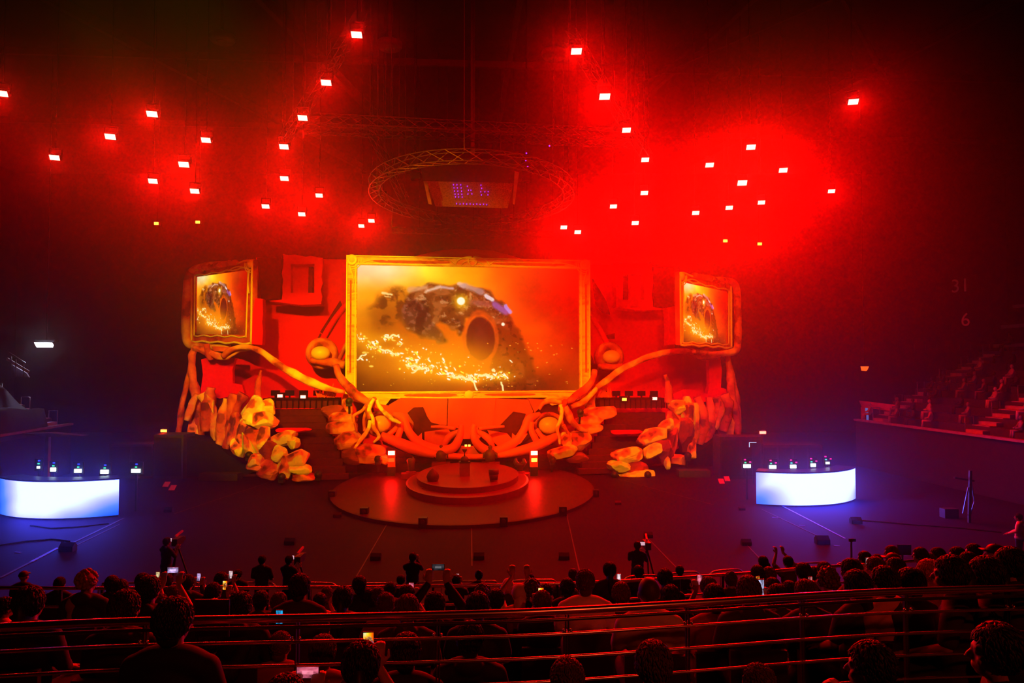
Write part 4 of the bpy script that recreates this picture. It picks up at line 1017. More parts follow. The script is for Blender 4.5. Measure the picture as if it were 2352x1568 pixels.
# lamp box in the ring
sb = empty('scoreboard_cube', at(1085, 480, 36), 'black scoreboard box with purple light dots hanging inside the ring truss', 'scoreboard')
a_, b_, c_, d_ = at(962, 362, 34), at(1203, 366, 34.6), at(1196, 420, 36), at(972, 416, 35.4)
mb = MB(); mb.prism([a_, b_, c_, d_], Vector((0, 2.5, 1.2))); mb.build('black_housing', BLACK, sb)
pa, pb, pc_, pd = at(980, 416, 35.4), at(1180, 420, 36), at(1166, 478, 37.2), at(1000, 474, 36.6)
mb = MB(); mb.prism([pa, pb, pc_, pd], Vector((0, .3, .25))); mb.build('grille_panel', mat('grille_panel', (.35, .2, .12), .6, noise_scale=14, color2=(.16, .08, .05)), sb)
PURP = emat('purple_dots', (.25, .02, 1.0), 2.2)
mb = MB()
for (u_, v_) in [(x_, y_) for x_ in (.30, .34, .385) for y_ in (.1, .22, .35, .47, .58)] + [(.46, .15), (.47, .3), (.46, .45), (.5, .3), (.51, .44), (.62, .1), (.63, .22), (.62, .35), (.63, .48), (.67, .35), (.71, .34), (.71, .47)] + [(.30 + .045 * k, .85 + .01 * (k % 2)) for k in range(10)]:
    p = (pa.lerp(pb, u_)).lerp(pd.lerp(pc_, u_), v_) - Vector((0, .03, .03)); mb.box(p, (.035, .03, .06))
mb.build('purple_dots', PURP, sb, kind='stuff')
for s_, x0, x1 in ((0, 968, 978), (1, 1182, 1192)):
    mb = MB(); mb.prism([at(x0, 394, 35.2), at(x1, 398, 35.2), at(x1 + (14 if s_ == 0 else -10), 470, 36.8), at(x0 + (16 if s_ == 0 else -4), 468, 36.8)], Vector((0, .3, .2))); mb.build('side_fin', mat('fin', (.5, .3, .12)), sb)
mb = MB(); mb.bar(a_.lerp(b_, .5) + Vector((0, 1, 0)), Vector((a_.lerp(b_, .5).x, a_.y + 1, 26)), .2); mb.build('hanger', BLACK, sb)
for x, y, d in [(952, 378, 33), (955, 400, 33.5), (1208, 372, 33.5), (1210, 405, 34), (880, 452, 38), (1005, 505, 42), (1180, 512, 42.5)]:
    p = at(x, y, d); mb = MB(); mb.box(p, (.45, .4, .55)); mb.bar(p, Vector((p.x, p.y, 26)), .03)
    mb.build('hanging_speaker', RIG, label='small black box hanging at px' if 0 else {952: 'small black box hanging at the upper left of the scoreboard', 955: 'small black box hanging just under another, left of the scoreboard', 1208: 'small black box hanging at the upper right of the scoreboard', 1210: 'small black box hanging just under another, right of the scoreboard', 880: 'black box hanging at the left side of the ring truss', 1005: 'black box hanging over the left half of the low straight truss', 1180: 'black box hanging over the right half of the low straight truss'}[x], cat='speaker')
for x, y in [(1209, 352), (1208, 368), (1212, 383), (1262, 335)]:
    p = at(x, y, 33.2); mb = MB(); mb.box(p, (.06, .05, .06)); mb.build('pilot_light', PURP, label={352: 'tiny purple light, top one of three right of the scoreboard', 368: 'tiny purple light, middle one of three right of the scoreboard', 383: 'tiny purple light, lowest one of three right of the scoreboard', 335: 'tiny lone purple light further right of the scoreboard'}[y], cat='light')
# roof girders and round ceiling outlets
def girder(a, b, s_, l_):
    mb = MB(); mb.bar(a, b, s_ * .5, s_); mb.build('roof_girder', TRUSSM, label=l_, cat='girder')
G = Z * 25.4
for k, (p0, p1) in enumerate([((-30, 14), (-14, 66)), ((-16, 14), (-8, 66)), ((2, 14), (-2, 66)), ((17, 14), (5, 66)), ((32, 14), (16, 66))]):
    girder(Vector((*p0, 25.4)), Vector((*p1, 25.4)), .6, 'roof girder running away under the ceiling, %s from the left' % ['first', 'second', 'third', 'fourth', 'fifth'][k])
for k, y in enumerate((22, 32, 42, 54)):
    girder(Vector((-44, y - 3, 25.0)), Vector((44, y + 3, 25.0)), .4, 'cross girder under the ceiling, %s from the crowd' % ['first', 'second', 'third', 'fourth'][k])
girder(Vector((6, 20, 24.8)), Vector((24, 44, 24.8)), .35, 'slanting brace under the right half of the roof')
girder(Vector((26, 20, 24.8)), Vector((8, 44, 24.8)), .35, 'second slanting brace crossing the first one under the right roof')
for x, y, l_ in [(510, 95, 'left end'), (895, 111, 'left centre'), (1272, 132, 'right centre'), (1672, 176, 'right end')]:
    p = at(x, y, 30)
    p = fl(x, y, 22.5); r = empty('ceiling_outlet', p, 'faint round air outlet under the roof, %s of the row of four' % l_, 'air outlet')
    mb = MB(); mb.lathe(p, [(.55, 0), (.62, .1), (.62, .3), (.2, .5)], 24); mb.build('outer_ring', TRUSSM, r, True)
    mb = MB(); mb.lathe(p - Z * .04, [(.22, 0), (.3, .06)], 20); mb.build('inner_disc', TRUSSM, r)
    mb = MB(); mb.bar(p + Z * .4, Vector((p.x, p.y, 26)), .12); mb.build('duct', TRUSSM, r)

# ------------------------------------------------------------------ LED desks
def desk(label, c, R, a0, a1, z1, grad, seats, dots, side):
    c = Vector(c); r = empty('led_desk', c - Vector((0, R, 0)) , label, 'desk')
    nx, ny = 72, 20; V = []; Cc = []
    for j in range(ny):
        for i in range(nx):
            a = a0 + (a1 - a0) * i / (nx - 1); z = .06 + (z1 - .06) * (1 - j / (ny - 1))
            V.append((c.x + R * math.sin(a), c.y - R * math.cos(a), z)); Cc.append(grad(i / (nx - 1), j / (ny - 1)))
    me = bpy.data.meshes.new('led_panel'); o0 = world_loc(r)
    me.from_pydata([tuple(Vector(v) - o0) for v in V], [], [(j * nx + i, (j + 1) * nx + i, (j + 1) * nx + i + 1, j * nx + i + 1) for j in range(ny - 1) for i in range(nx - 1)])
    ca = me.color_attributes.new('picture', 'FLOAT_COLOR', 'POINT')
    ca.data.foreach_set('color', np.concatenate([np.array(Cc, dtype=np.float32), np.ones((nx * ny, 1), np.float32)], 1).ravel())
    me.materials.append(amat('desk_picture', 1.0)); o = bpy.data.objects.new('led_panel', me); COL.objects.link(o); o.parent = r
    o['label'] = 'curved bluish-white glowing front'
    A = np.linspace(a0, a1, 40)
    def arc(R_, z): return [Vector((c.x + R_ * math.sin(a), c.y - R_ * math.cos(a), z)) for a in A]
    mb = MB(); mb.prism(arc(R + .02, z1 + .02) + arc(R - .9, z1 + .02)[::-1], Z * .06); mb.build('desk_top', BLACK, r)
    mb = MB(); mb.prism(arc(R - .03, 0) + arc(R - .25, 0)[::-1], Z * z1); mb.build('desk_body', BLACK, r)
    for k, (px, py, w) in enumerate(seats):
        d_ = c.y - R + 1.6
        p = at(px, py, d_ + (abs(px - seats[len(seats) // 2][0]) / 900.0)); w_ = pxm(w, p.y)
        q = empty('commentator_display', Vector((p.x, p.y, 0)), 'small dark display with glowing white strip behind the %s desk, %s from its %s end' % ('left' if side < 0 else 'right', ['first', 'second', 'third', 'fourth', 'fifth'][k], 'left'), 'display', 'displays behind the %s desk' % ('left' if side < 0 else 'right'))
        mb = MB(); mb.box(p + Vector((0, .06, .12)), (max(w_, .25) * 1.5, .06, .55)); mb.build('screen_back', BLACK, q)
        mb = MB(); mb.box(p, (w_, .04, .16 if w > 8 else .1)); mb.build('white_strip', emat('white_strip', (.75, .95, 1.0), 6), q)
        for j, (dx, dz, m_) in enumerate(dots):
            mb = MB(); mb.box(p + Vector((dx, .01, dz)), (.09, .03, .06)); mb.build('status_light', m_, q)
        mb = MB(); mb.bar(p + Vector((0, .08, -.1)), Vector((p.x, p.y + .08, 0)), .08); mb.build('stand', BLACK, q)
    return r
def ramp3(t):
    t = max(0.0, min(1.0, t)); K = [(0, (.0, .12, 1.4)), (.35, (.10, .28, 2.4)), (.6, (.45, .5, 4.0)), (.85, (.85, .95, 11.0)), (1, (1.0, 1.3, 19.0))]
    for (a, c0), (b, c1) in zip(K, K[1:]):
        if t <= b:
            f_ = (t - a) / (b - a); return tuple(x * (1 - f_) + y * f_ for x, y in zip(c0, c1))
    return K[-1][1]
def gleft(u, v):
    n_ = .08 * mnoise.noise(Vector((u * 6, v * 3, 0)))
    a = (u + .02) / .30 - .15 * v + n_; b = 1.05 - max(0, (u + .8 * v - 1.12)) / .62 + n_; c = 1.25 - max(0, v - .55) * 1.05 + n_
    return ramp3(min(a, b, c))
def gright(u, v):
    n_ = .08 * mnoise.noise(Vector((u * 6, v * 3, 4)))
    a = .12 + math.hypot(u / .34, (1 - v) / 1.0) + n_; b = .55 + u / .28 + n_; c = 1.12 - max(0, u + .35 * v - 1.02) / .5 + n_
    return ramp3(min(a, b, c, 1.3 - .35 * max(0, v - .7)))
GRN, BLU, MAG = emat('green_dot', (.05, .8, .4), 1.2), emat('blue_dot', (.02, .05, 1), 1.6), emat('magenta_dot', (1, .02, .3), 1.2)
desk('curved desk with a glowing bluish-white front at the left edge of the arena floor', (-20.0, 35.2, 0), 4.8, -.676, .56, 1.62, gleft,
     [(88, 1073, 6), (122, 1078, 12), (179, 1081, 16), (240, 1083, 18), (312, 1081, 20)], [(0, .17, GRN), (.02, .3, BLU)], -1)
desk('curved desk with a glowing white front on the right of the arena floor', (13.6, 37.6, 0), 4.4, math.atan2(11.7 - 13.6, 37.6 - 33.6), math.atan2(17.15 - 13.6, 37.6 - 35.0), 1.55, gright,
     [(1716, 1070, 16), (1775, 1072, 15), (1822, 1071, 13), (1868, 1068, 11), (1901, 1063, 8)], [(-.08, .17, GRN), (-.1, .32, MAG), (.16, .2, MAG)], 1)

# equipment stacks between desks and set
def cabinet(label, x0, x1, y0, yb, depth, extra=None):
    a = fl(x0, yb, 0); b = fl(x1, yb, 0); zt__ = at(x0, y0, a.y).z
    c = (a + b) / 2; r = empty('equipment_cabinet', c, label, 'cabinet')
    L = b.x - a.x; n_ = max(1, int(L / .9))
    mb = MB(); mb.box((c.x, a.y + depth / 2, zt__ / 2), (L, depth, zt__)); mb.build('body', DARK, r)
    for k in range(n_):
        mb = MB(); mb.box((a.x + L * (k + .5) / n_, a.y - .02, zt__ * .5), (L / n_ * .86, .03, zt__ * .86)); mb.build('door', BLACK, r)
    return r, a, b, zt__
r, a, b, z_ = cabinet('tall dark equipment cabinet at the outer foot of the left tower', 352, 420, 998, 1100, 1.5)
r, a, b, z_ = cabinet('low dark equipment cabinet behind the left desk', 250, 350, 1020, 1098, 1.5)
r, a, b, z_ = cabinet('tall dark equipment cabinet at the outer foot of the right tower', 1655, 1750, 1003, 1100, 1.5)
r, a, b, z_ = cabinet('long low dark equipment cabinet behind the right desk', 1752, 1890, 1022, 1092, 1.5)
p = at(1729, 1021, 39.5)
r = empty('small_monitor', p, 'small monitor with a pale blue outline above the right desk', 'monitor')
mb = MB(); mb.box(p, (.45, .05, .3)); mb.build('casing', BLACK, r)
ES = emat('pale_outline', (.45, .75, 1), 1.6)
mb = MB(); mb.box(p + Vector((-.2, -.03, 0)), (.03, .01, .27)); mb.box(p + Vector((0, -.03, .13)), (.4, .01, .03)); mb.build('glowing_edge', ES, r)
mb = MB(); mb.bar(p, Vector((p.x, p.y, 0)), .05); mb.build('stand', BLACK, r)
for x, y, d, l_, m_ in [(376, 989, 43, 'small orange lamp on the dark cabinet beside the left tower', emat('orange_lens', (1, .25, .03), 7)), (1752, 993, 41, 'small red lamp on the dark cabinet behind the right desk', emat('red_lens', (1, .06, .04), 14))]:
    p = at(x, y, d); r = empty('cabinet_lamp', p, l_, 'lamp'); mb = MB(); mb.box(p, (.36, .05, .15)); mb.build('lens', m_, r)
    mb = MB(); mb.box(p + Vector((0, .12, 0)), (.42, .2, .22)); mb.bar(p + Vector((0, .12, -.1)), Vector((p.x, p.y + .12, 1.5)), .08); mb.build('housing', BLACK, r)
    spot('cabinet_lamp_beam', p - Vector((0, .1, 0)), p - Vector((0, 3, .5)), 60, (1, .02, .0), 150, .8, .1)
for x0, x1, y0, l_ in ((455, 545, 1090, 'left'), (1560, 1632, 1082, 'right')):
    a = fl(x0, y0 + 14, 0); b = fl(x1, y0 + 14, 0); mb = MB(); mb.box(((a.x + b.x) / 2, a.y + .4, .2), (b.x - a.x, .8, .4))
    mb.build('flight_case', DARK, label='low flat dark case on the floor at the foot of the %s tower' % l_, cat='case')

# ------------------------------------------------------------------ floor effect lights and small stage things
for x, l_ in ((899, 'left'), (1226, 'right')):
    p = at(x, 1090, 41.5); p.z = .16; s_ = pxm(1, p.y)
    r = empty('floor_light', p, 'upright red floor light with a white-hot top on the %s of the podium' % l_, 'lamp')
    mb = MB(); mb.box(p + Z * (s_ * 10), (s_ * 18, .34, s_ * 20), PHI); mb.build('pedestal', BLACK, r)
    mb = MB(); mb.box(p + Z * (s_ * 38), (s_ * 17, .3, s_ * 36), PHI); mb.build('housing', emat('red_streak_glow', (1, .02, 0), .9), r)  # housing glows to stand in for the red streak below the lens
    mb = MB(); mb.box(p + Z * (s_ * 52) - W * .18, (s_ * 15, .05, s_ * 9), PHI); mb.build('lens', LENS, r)
    mb = MB(); mb.box(p + Z * (s_ * 36) - W * .18, (s_ * 13, .05, s_ * 8), PHI); mb.build('lower_lens', LENSW if x > 1000 else emat('orange_soft', (1, .12, .01), 1.2), r)
    spot('floor_light_beam', p + Z * (s_ * 40) - W * .3, p - W * 4, 350, (1, .0, .0), 160, .8, .15)
# trophy plinth
p = fl(1067, 1092, .79); s_ = pxm(1, p.y)
r = empty('trophy_plinth', p, 'square red plinth at the centre of the podium', 'plinth')
mb = MB(); mb.box(p + Z * (s_ * 15), (s_ * 23, s_ * 23, s_ * 30), PHI); mb.build('plinth_body', mat('plinth', (.3, .06, .05), .5), r)
mb = MB(); mb.box(p + Z * (s_ * 31), (s_ * 25, s_ * 25, s_ * 2.5), PHI); mb.build('plinth_cap', BLACK, r)
q = p + Z * (s_ * 32.3)
r = empty('trophy', q, 'dark goblet trophy on a round base standing on the plinth', 'trophy')
mb = MB(); mb.lathe(q, [(s_ * 9, 0), (s_ * 9, s_ * 6), (s_ * 6, s_ * 11), (s_ * 2, s_ * 12)], 20); mb.build('trophy_base', STATUE, r, True)
mb = MB(); mb.lathe(q + Z * (s_ * 11.5), [(s_ * 2, 0), (s_ * 1, s_ * 6), (s_ * 1.2, s_ * 8), (s_ * 5, s_ * 13), (s_ * 6, s_ * 17), (s_ * 4, s_ * 16.5)], 20); mb.build('trophy_cup', STATUE, r, True)
def statue(x, ytop, ybot, zb, kind, l_):
    p = fl(x, ybot, zb); h = at(x, ytop, p.y).z - zb
    r = empty('hero_statue', p, l_, 'statue')
    mb = MB(); mb.lathe(p, [(.30, -.02), (.30, .08), (.16, .12)], 20); mb.build('round_foot', PODIUM, r)
    mb = MB()
    if kind == 'cone': mb.lathe(p + Z * .1, [(.17, 0), (.22, h * .1), (.33, h * .45), (.30, h * .6), (.18, h * .78), (.08, h * .86), (.02, h * .92)], 16)
    elif kind == 'block':
        for z0, z1, a, b in ((0, .3, .17, .2), (.3, .62, .2, .25), (.62, .88, .25, .27)):
            mb.lathe(p + Z * (.1 + h * z0), [(a, 0), (b, h * (z1 - z0))], 8)
    elif kind == 'figure':
        mb.lathe(p + Z * .1, [(.30, 0), (.33, h * .2), (.36, h * .42), (.24, h * .6), (.1, h * .68), (.14, h * .76), (.12, h * .86), (.03, h * .92)], 16)
        for s_ in (-1, 1): mb.tube([p + Z * (h * .62) + Vector((s_ * .12, 0, 0)), p + Z * (h * .5) + Vector((s_ * .38, -.05, 0)), p + Z * (h * .28) + Vector((s_ * .4, -.12, 0))], [.1, .09, .05], 8)
    elif kind == 'twin':
        mb.lathe(p + Z * .1, [(.16, 0), (.2, h * .4), (.28, h * .5)], 14)
        for s_ in (-1, 1): mb.tube([p + Z * (h * .5) + Vector((s_ * .1, 0, 0)), p + Z * (h * .75) + Vector((s_ * .26, 0, 0)), p + Z * (h * .98) + Vector((s_ * .22, 0, 0))], [.16, .14, .08], 10)
    else:
        mb.lathe(p + Z * .1, [(.17, 0), (.2, h * .4), (.26, h * .62), (.2, h * .74)], 14)
        mb.tube([p + Z * (h * .7), p + Z * (h * .85) + Vector((.12, 0, 0)), p + Z * (h * .98) + Vector((.08, 0, 0))], [.12, .08, .02], 8)
    mb.build('statue_body', STATUE, r, True)
    mb = MB(); mb.box(p - Z * .14, (1.1, .75, .3), -.1 * (x - 1067) / 70); mb.build('pedestal', PODIUM, r)
for a in [(994, 1076, 1118, .50, 'cone', 'dark pointed statue on the front left rim of the podium'), (1134, 1078, 1118, .50, 'block', 'dark square-topped statue on the front right rim of the podium'),
          (944, 1046, 1086, .46, 'spike', 'slim dark statue on the left rim of the podium'), (1194, 1052, 1086, .46, 'twin', 'forked reddish statue on the right rim of the podium'),
          (1013, 1022, 1062, .80, 'figure', 'dark robed statue at the back left of the podium'), (1126, 1022, 1062, .80, 'figure', 'broad dark robed statue at the back right of the podium')]: statue(*a)
# floor monitors
def wedge(x, y, w, l_, ring=0, z0=0.0, d=None):
    p = fl(x, y + w * .35, z0); s_ = pxm(w, p.y); r = empty('stage_monitor', p, l_, 'speaker', 'small black boxes around the stage floor')
    mb = MB(); h = s_ * .62; t = s_ * .55
    prof = [(0, 0), (t, 0), (t, h * .6), (t * .55, h), (0, h * .55)]
    mb.prism([p + Vector((-s_ / 2, a, b)) for a, b in prof], Vector((s_, 0, 0))); mb.build('cabinet', BLACK, r)
    mb = MB(); mb.prism([p + Vector((-s_ * .42, -.012, h * .08)), p + Vector((s_ * .42, -.012, h * .08)), p + Vector((s_ * .42, -.012, h * .5)), p + Vector((-s_ * .42, -.012, h * .5))], Vector((0, .01, 0))); mb.build('grille', DARK, r)
for a in [(762, 1137, 16, 'black box at the left end of the round deck rim'), (836, 1178, 18, 'black box second from the left along the round deck rim'), (971, 1202, 19, 'black box at the front of the round deck rim, left of the middle'),
          (1157, 1199, 18, 'black box at the front of the round deck rim, right of the middle'), (1293, 1174, 17, 'black box second from the right along the round deck rim'), (1369, 1131, 13, 'black box at the right end of the round deck rim')]:
    p = fl(a[0], a[1] + 10, 0); s_ = pxm(a[2], p.y); r = empty('stage_monitor', p, a[3], 'speaker', 'black boxes along the round deck rim')
    mb = MB(); mb.box(p + Vector((0, .1, s_ * .6)), (s_, .35, s_ * 1.2)); mb.build('cabinet', BLACK, r)
    mb = MB(); mb.lathe(p + Vector((0, -.09, s_ * .75)), [(s_ * .3, 0), (s_ * .22, .02)], 14, (Vector((1, 0, 0)), Z, Vector((0, -1, 0)))); mb.build('grille', DARK, r)
for a in [(774, 1182, 18, 'small black floor monitor just outside the round deck on the left'), (664, 1243, 24, 'small black floor monitor alone on the floor left of centre'), (862, 1278, 24, 'small black floor monitor nearer the crowd, left of centre'),
          (1100, 1277, 24, 'small black floor monitor in the middle in front of the crowd'), (1296, 1277, 24, 'small black floor monitor nearer the crowd, right of centre'), (1490, 1228, 20, 'small black floor monitor right of the round deck'),
          (1716, 1245, 22, 'small black floor monitor in the purple light'), (1892, 1240, 30, 'black floor monitor in front of the right desk, near the bright line'), (1969, 1195, 24, 'black floor monitor right of the right desk with a trailing cable'),
          (150, 1256, 32, 'black floor monitor at the end of the blue-lit line on the left'), (385, 1170, 18, 'small black floor monitor right of the left desk'), (1420, 1154, 14, 'tiny black floor monitor right of the round deck rim'), (1705, 1167, 14, 'tiny black floor monitor at the left end of the right desk')]: wedge(*a)
for k, (x, y, l_) in enumerate([(572, 1045, 'left side of the left rock pile'), (647, 1095, 'front foot of the left rock pile'), (731, 1090, 'inner foot of the left rock pile'), (868, 1054, 'foot of the stone stack left of the base'), (1269, 1056, 'foot of the stone stack right of the base'), (1411, 1090, 'inner foot of the right rock pile'), (1488, 1090, 'front foot of the right rock pile'), (1580, 1046, 'outer side of the right rock pile'), (802, 921, 'pale column left of the base'), (1333, 946, 'top of the stone stack right of the base')]):
    p = sp(x, y, -5.6 if y > 1060 else -4.4 if y > 1040 else -4.0); r = empty('effect_spotlight', p, 'small dark spotlight at the %s' % l_, 'lamp', 'small dark spotlights among the rocks')
    mb = MB(); mb.ell(p, .22, .25, .22, n=14); mb.build('head', BLACK, r, True)
    mb = MB(); mb.box(p - Z * .22, (.3, .3, .16)); mb.bar(p - Z * .25 + W * .1, p - Z * .75 + W * .3, .12); mb.build('base', BLACK, r)
# tape and seams
def strip(x0, y0, x1, y1, w, m_, l_, z=.012):
    a, b = fl(x0, y0, 0), fl(x1, y1, 0); d = (b - a).normalized(); n = d.cross(Z) * w / 2
    mb = MB(); mb.prism([a + n + Z * z, b + n + Z * z, b - n + Z * z, a - n + Z * z], Z * -.01); return mb.build('floor_tape', m_, label=l_, cat='tape line')
TAPE2 = mat('dull_tape', (.07, .035, .06), .6)
strip(1795, 1161, 1942, 1237, .07, TAPE, 'bright straight line on the floor from the right desk toward the crowd')
strip(72, 1290, 133, 1258, .12, TAPE, 'bright blue-lit line on the floor left of the black monitor')  # blue light on this stretch is put into the tape colour
strip(0, 1327, 72, 1290, .10, TAPE2, 'dull continuation of the blue-lit line toward the left crowd')
strip(160, 1250, 285, 1190, .09, TAPE2, 'double line on the floor in front of the left desk, upper one')
strip(168, 1256, 275, 1204, .05, TAPE2, 'double line on the floor in front of the left desk, lower one')
for k, (a, l_) in enumerate([((888, 1205, 815, 1330), 'radial floor seam left of centre'), ((1083, 1210, 1084, 1300), 'radial floor seam at the centre'), ((1300, 1175, 1335, 1330), 'radial floor seam right of centre'), ((1490, 1238, 1560, 1310), 'radial floor seam below the right monitor'),
                              ((1716, 1252, 1752, 1290), 'radial floor seam in the purple light'), ((1750, 1170, 1890, 1236), 'thin seam left of the bright line'), ((400, 1180, 700, 1080), 'floor seam between left desk and set'), ((1420, 1100, 1640, 1160), 'floor seam right of the set')]):
    strip(*a, .04, TAPE2, l_)
for (x, y, l_) in [(41, 1268, 'short pale tape mark on the floor at the far left'), (1842, 1206, 'small pale tape mark beside the bright line'), (1780, 1188, 'small pale tape mark near the right desk'), (1922, 1253, 'small pale tape mark right of the black floor monitor')]: strip(x - 7, y, x + 7, y + 1, .06, TAPE, l_)
mb = MB(); mb.tube([fl(x, y, .02) for x, y in [(1978, 1195), (2030, 1199), (2100, 1205), (2200, 1212), (2300, 1222)]], .03, 6); mb.build('cable', BLACK, label='black cable trailing right from the floor monitor', cat='cable')
mb = MB(); mb.tube([fl(x, y, .02) for x, y in [(0, 1252), (60, 1243), (120, 1238), (160, 1243)]], .03, 6); mb.build('cable', BLACK, label='black cable curving over the floor at the far left', cat='cable')
mb = MB(); mb.tube([fl(x, y, .02) for x, y in [(70, 1206), (120, 1213), (180, 1210), (250, 1202)]], .03, 6); mb.build('cable', BLACK, label='black cable curving in front of the left desk', cat='cable')
TILE = mat('pale_tile', (.75, .3, .3), .6)
for k, (x, y, l_) in enumerate([(382, 1116, 'upper one of two pale square tiles on the floor at left'), (396, 1124, 'lower one of two pale square tiles on the floor at left'), (1657, 1109, 'left one of two pale square tiles on the floor at right'), (1670, 1103, 'right one of two pale square tiles on the floor at right')]):
    p = fl(x, y, .03); mb = MB(); mb.prism([p + Vector((-.15, -.15, 0)), p + Vector((.15, -.15, 0)), p + Vector((.15, .15, .22)), p + Vector((-.15, .15, .22))], Vector((0, .03, -.03)))
    mb.build('floor_tile', TILE, label=l_, cat='tile')

# ------------------------------------------------------------------ side stands
def stand(side):
    B = Vector((24.5, 33.4, 0)) if side > 0 else Vector((-26.2, 33.4, 0))
    A = HALL; O = OUT * side
    s0, s1 = -16, (13.4 if side > 0 else 10.0)
    nm = 'right' if side > 0 else 'left'
    r = empty('seating_stand', B, 'dim stepped seating stand along the %s side of the arena' % nm, 'stand')
    mb = MB(); mb.prism([B + A * s0, B + A * s1, B + A * s1 + O * .3, B + A * s0 + O * .3], Z * 3.0); mb.build('front_wall', WALLM, r)
    mb = MB(); mb.bar(B + A * s0 + Z * 3.05, B + A * s1 + Z * 3.05, .3, .12); mb.build('front_ledge', mat('ledge', (.4, .2, .2)), r)
    for k in range(12):
        q = B + O * (.3 + .8 * k); z = 3.0 + .42 * k
        mb = MB(); mb.prism([q + A * s0, q + A * s1, q + A * s1 + O * .8, q + A * s0 + O * .8], Z * z); mb.build('step', CONC, r)
    return r, B, A, O
RST, RB, RA, RO = stand(1)
LST, LB, LA, LO = stand(-1)
AISLE = mat('aisle_lit_tone', (.55, .3, .3), .8)  # lighter reddish tone stands in for red light on the stairs
def aisle(B, A, O, s_, w, l_):
    r = empty('stair_aisle', B + A * s_ + Z * 3, l_, 'stairs')
    for k in range(11):
        q = B + A * s_ + O * (.3 + .8 * k); z = 3.0 + .42 * k
        mb = MB(); mb.prism([q + Z * z, q + A * w + Z * z, q + A * w + O * .8 + Z * z, q + O * .8 + Z * z], Z * .04)
        mb.prism([q + O * .4 + Z * (z + .04), q + A * w + O * .4 + Z * (z + .04), q + A * w + O * .8 + Z * (z + .04), q + O * .8 + Z * (z + .04)], Z * .18); mb.build('tread', AISLE, r)
    for k in range(0, 11, 2):
        q = B + A * (s_ + w) + O * (.7 + .8 * k); z = 3.0 + .42 * k
        mb = MB(); mb.tube([q + Z * z, q + Z * (z + .9), q + Z * (z + .9) + O * .5, q + O * .5 + Z * z], .03, 6); mb.build('handrail', STEEL, r, True)
    return r
aisle(RB, RA, RO, 3.4, 1.2, 'red-lit stair aisle climbing the right stand, nearer one')
aisle(RB, RA, RO, 11.6, 1.0, 'dim stair aisle at the far end of the right stand')
aisle(LB, LA, LO, 8.3, 1.5, 'dim stair aisle with short handrails climbing the left stand')
# upper balconies on the right
rb = empty('balcony_front', RB + RO * 9 + Z * 7.8, 'faint long rails of the upper balconies above the right stand', 'balcony')
for k, (o_, z, s0, s1) in enumerate([(9.9, 8.0, -6, 13), (10.5, 9.3, -16, 13), (10.5, 10.6, -16, 12), (10.5, 12.2, -16, 10), (10.5, 13.0, -16, 10)]):
    mb = MB(); a = RB + RO * o_ + Z * z
    mb.bar(a + RA * s0, a + RA * s1, .12, .22); mb.build('rail', mat('balcony_rail', (.4, .3, .32), .6), rb)
for k, s_ in enumerate((-7, 1.5, 8)):
    mb = MB(); a = RB + RO * 11 + RA * s_; mb.box(a + Z * 10, (.35, .35, 9), .1); mb.build('column', mat('balcony_column', (.35, .2, .22)), rb)
def number(txt, px, py, d, size, l_):
    cu = bpy.data.curves.new('number', 'FONT'); cu.body = txt; cu.size = size; cu.extrude = .01; cu.align_x = 'CENTER'
    tmp = bpy.data.objects.new('tmp', cu); COL.objects.link(tmp); dg = bpy.context.evaluated_depsgraph_get()
    me = bpy.data.meshes.new_from_object(tmp.evaluated_get(dg)); bpy.data.objects.remove(tmp)
    me.materials.clear(); me.materials.append(mat('number_paint', (.35, .3, .32), .6))
    o = bpy.data.objects.new('section_number', me); COL.objects.link(o); o.parent = rb; o.location = at(px, py, d) - world_loc(rb); o.rotation_euler = (math.pi / 2, 0, -1.1)
    tag(o, l_)
number('31', 2206, 670, 40.5, 1.1, 'faint painted section number 31 on the upper balcony')
number('6', 2218, 748, 40.5, 1.1, 'faint painted section number 6 on the lower balcony')
# posts
for k in range(7):
    x = 2100 + 26 * k; p = at(x, 805, 46.5); mb = MB(); mb.bar(p, p + Z * .4, .04); 
    mb.build('rail_post', STEEL, rb, origin=p) if k % 3 else mb.build('rail_post', STEEL, rb)
# red sign, exit lit panel, red parapet at the end of the right stand
p = at(1987, 847, 50); r = empty('hanging_sign', p, 'small orange-red lit sign hanging at the back right of the hall', 'sign')
mb = MB(); mb.prism([at(1978, 841, 50), at(1996, 841, 50), at(1993, 848, 50), at(1990, 852, 50), at(1980, 851, 50)], Vector((0, .1, 0))); mb.build('sign_panel', emat('sign_orange', (1, .1, .01), 1.6), r)
mb = MB(); mb.bar(p + Vector((0, .1, 0)), Vector((p.x, p.y + .1, 26)), .03); mb.build('hanger', BLACK, r)
mb = MB(); mb.prism([at(1978, 920, 47.2), at(2062, 930, 46), at(2046, 944, 46), at(1984, 935, 47.2)], Vector((0, .3, 0))); mb.bar(at(1982, 935, 47.3), fl(1982, 935, 0) if 0 else Vector((at(1982, 935, 47.3).x, 47.3, 0)), .2)
mb.build('red_parapet', mat('red_parapet', (.75, .1, .08)), label='red-lit parapet at the far end of the right stand', cat='parapet')
mb = MB(); q = [at(1982, 936, 47.4), at(1996, 937, 47.4), at(1994, 946, 47.4), at(1982, 945, 47.4)]; mb.prism(q, Vector((0, .1, 0))); mb.bar(q[2] + Vector((0, .1, 0)), Vector((q[2].x, q[2].y + .1, 0)), .1)
mb.build('lit_doorway', emat('doorway_blue', (.08, .14, .5), .8), label='small blue-lit opening under the red parapet', cat='opening')
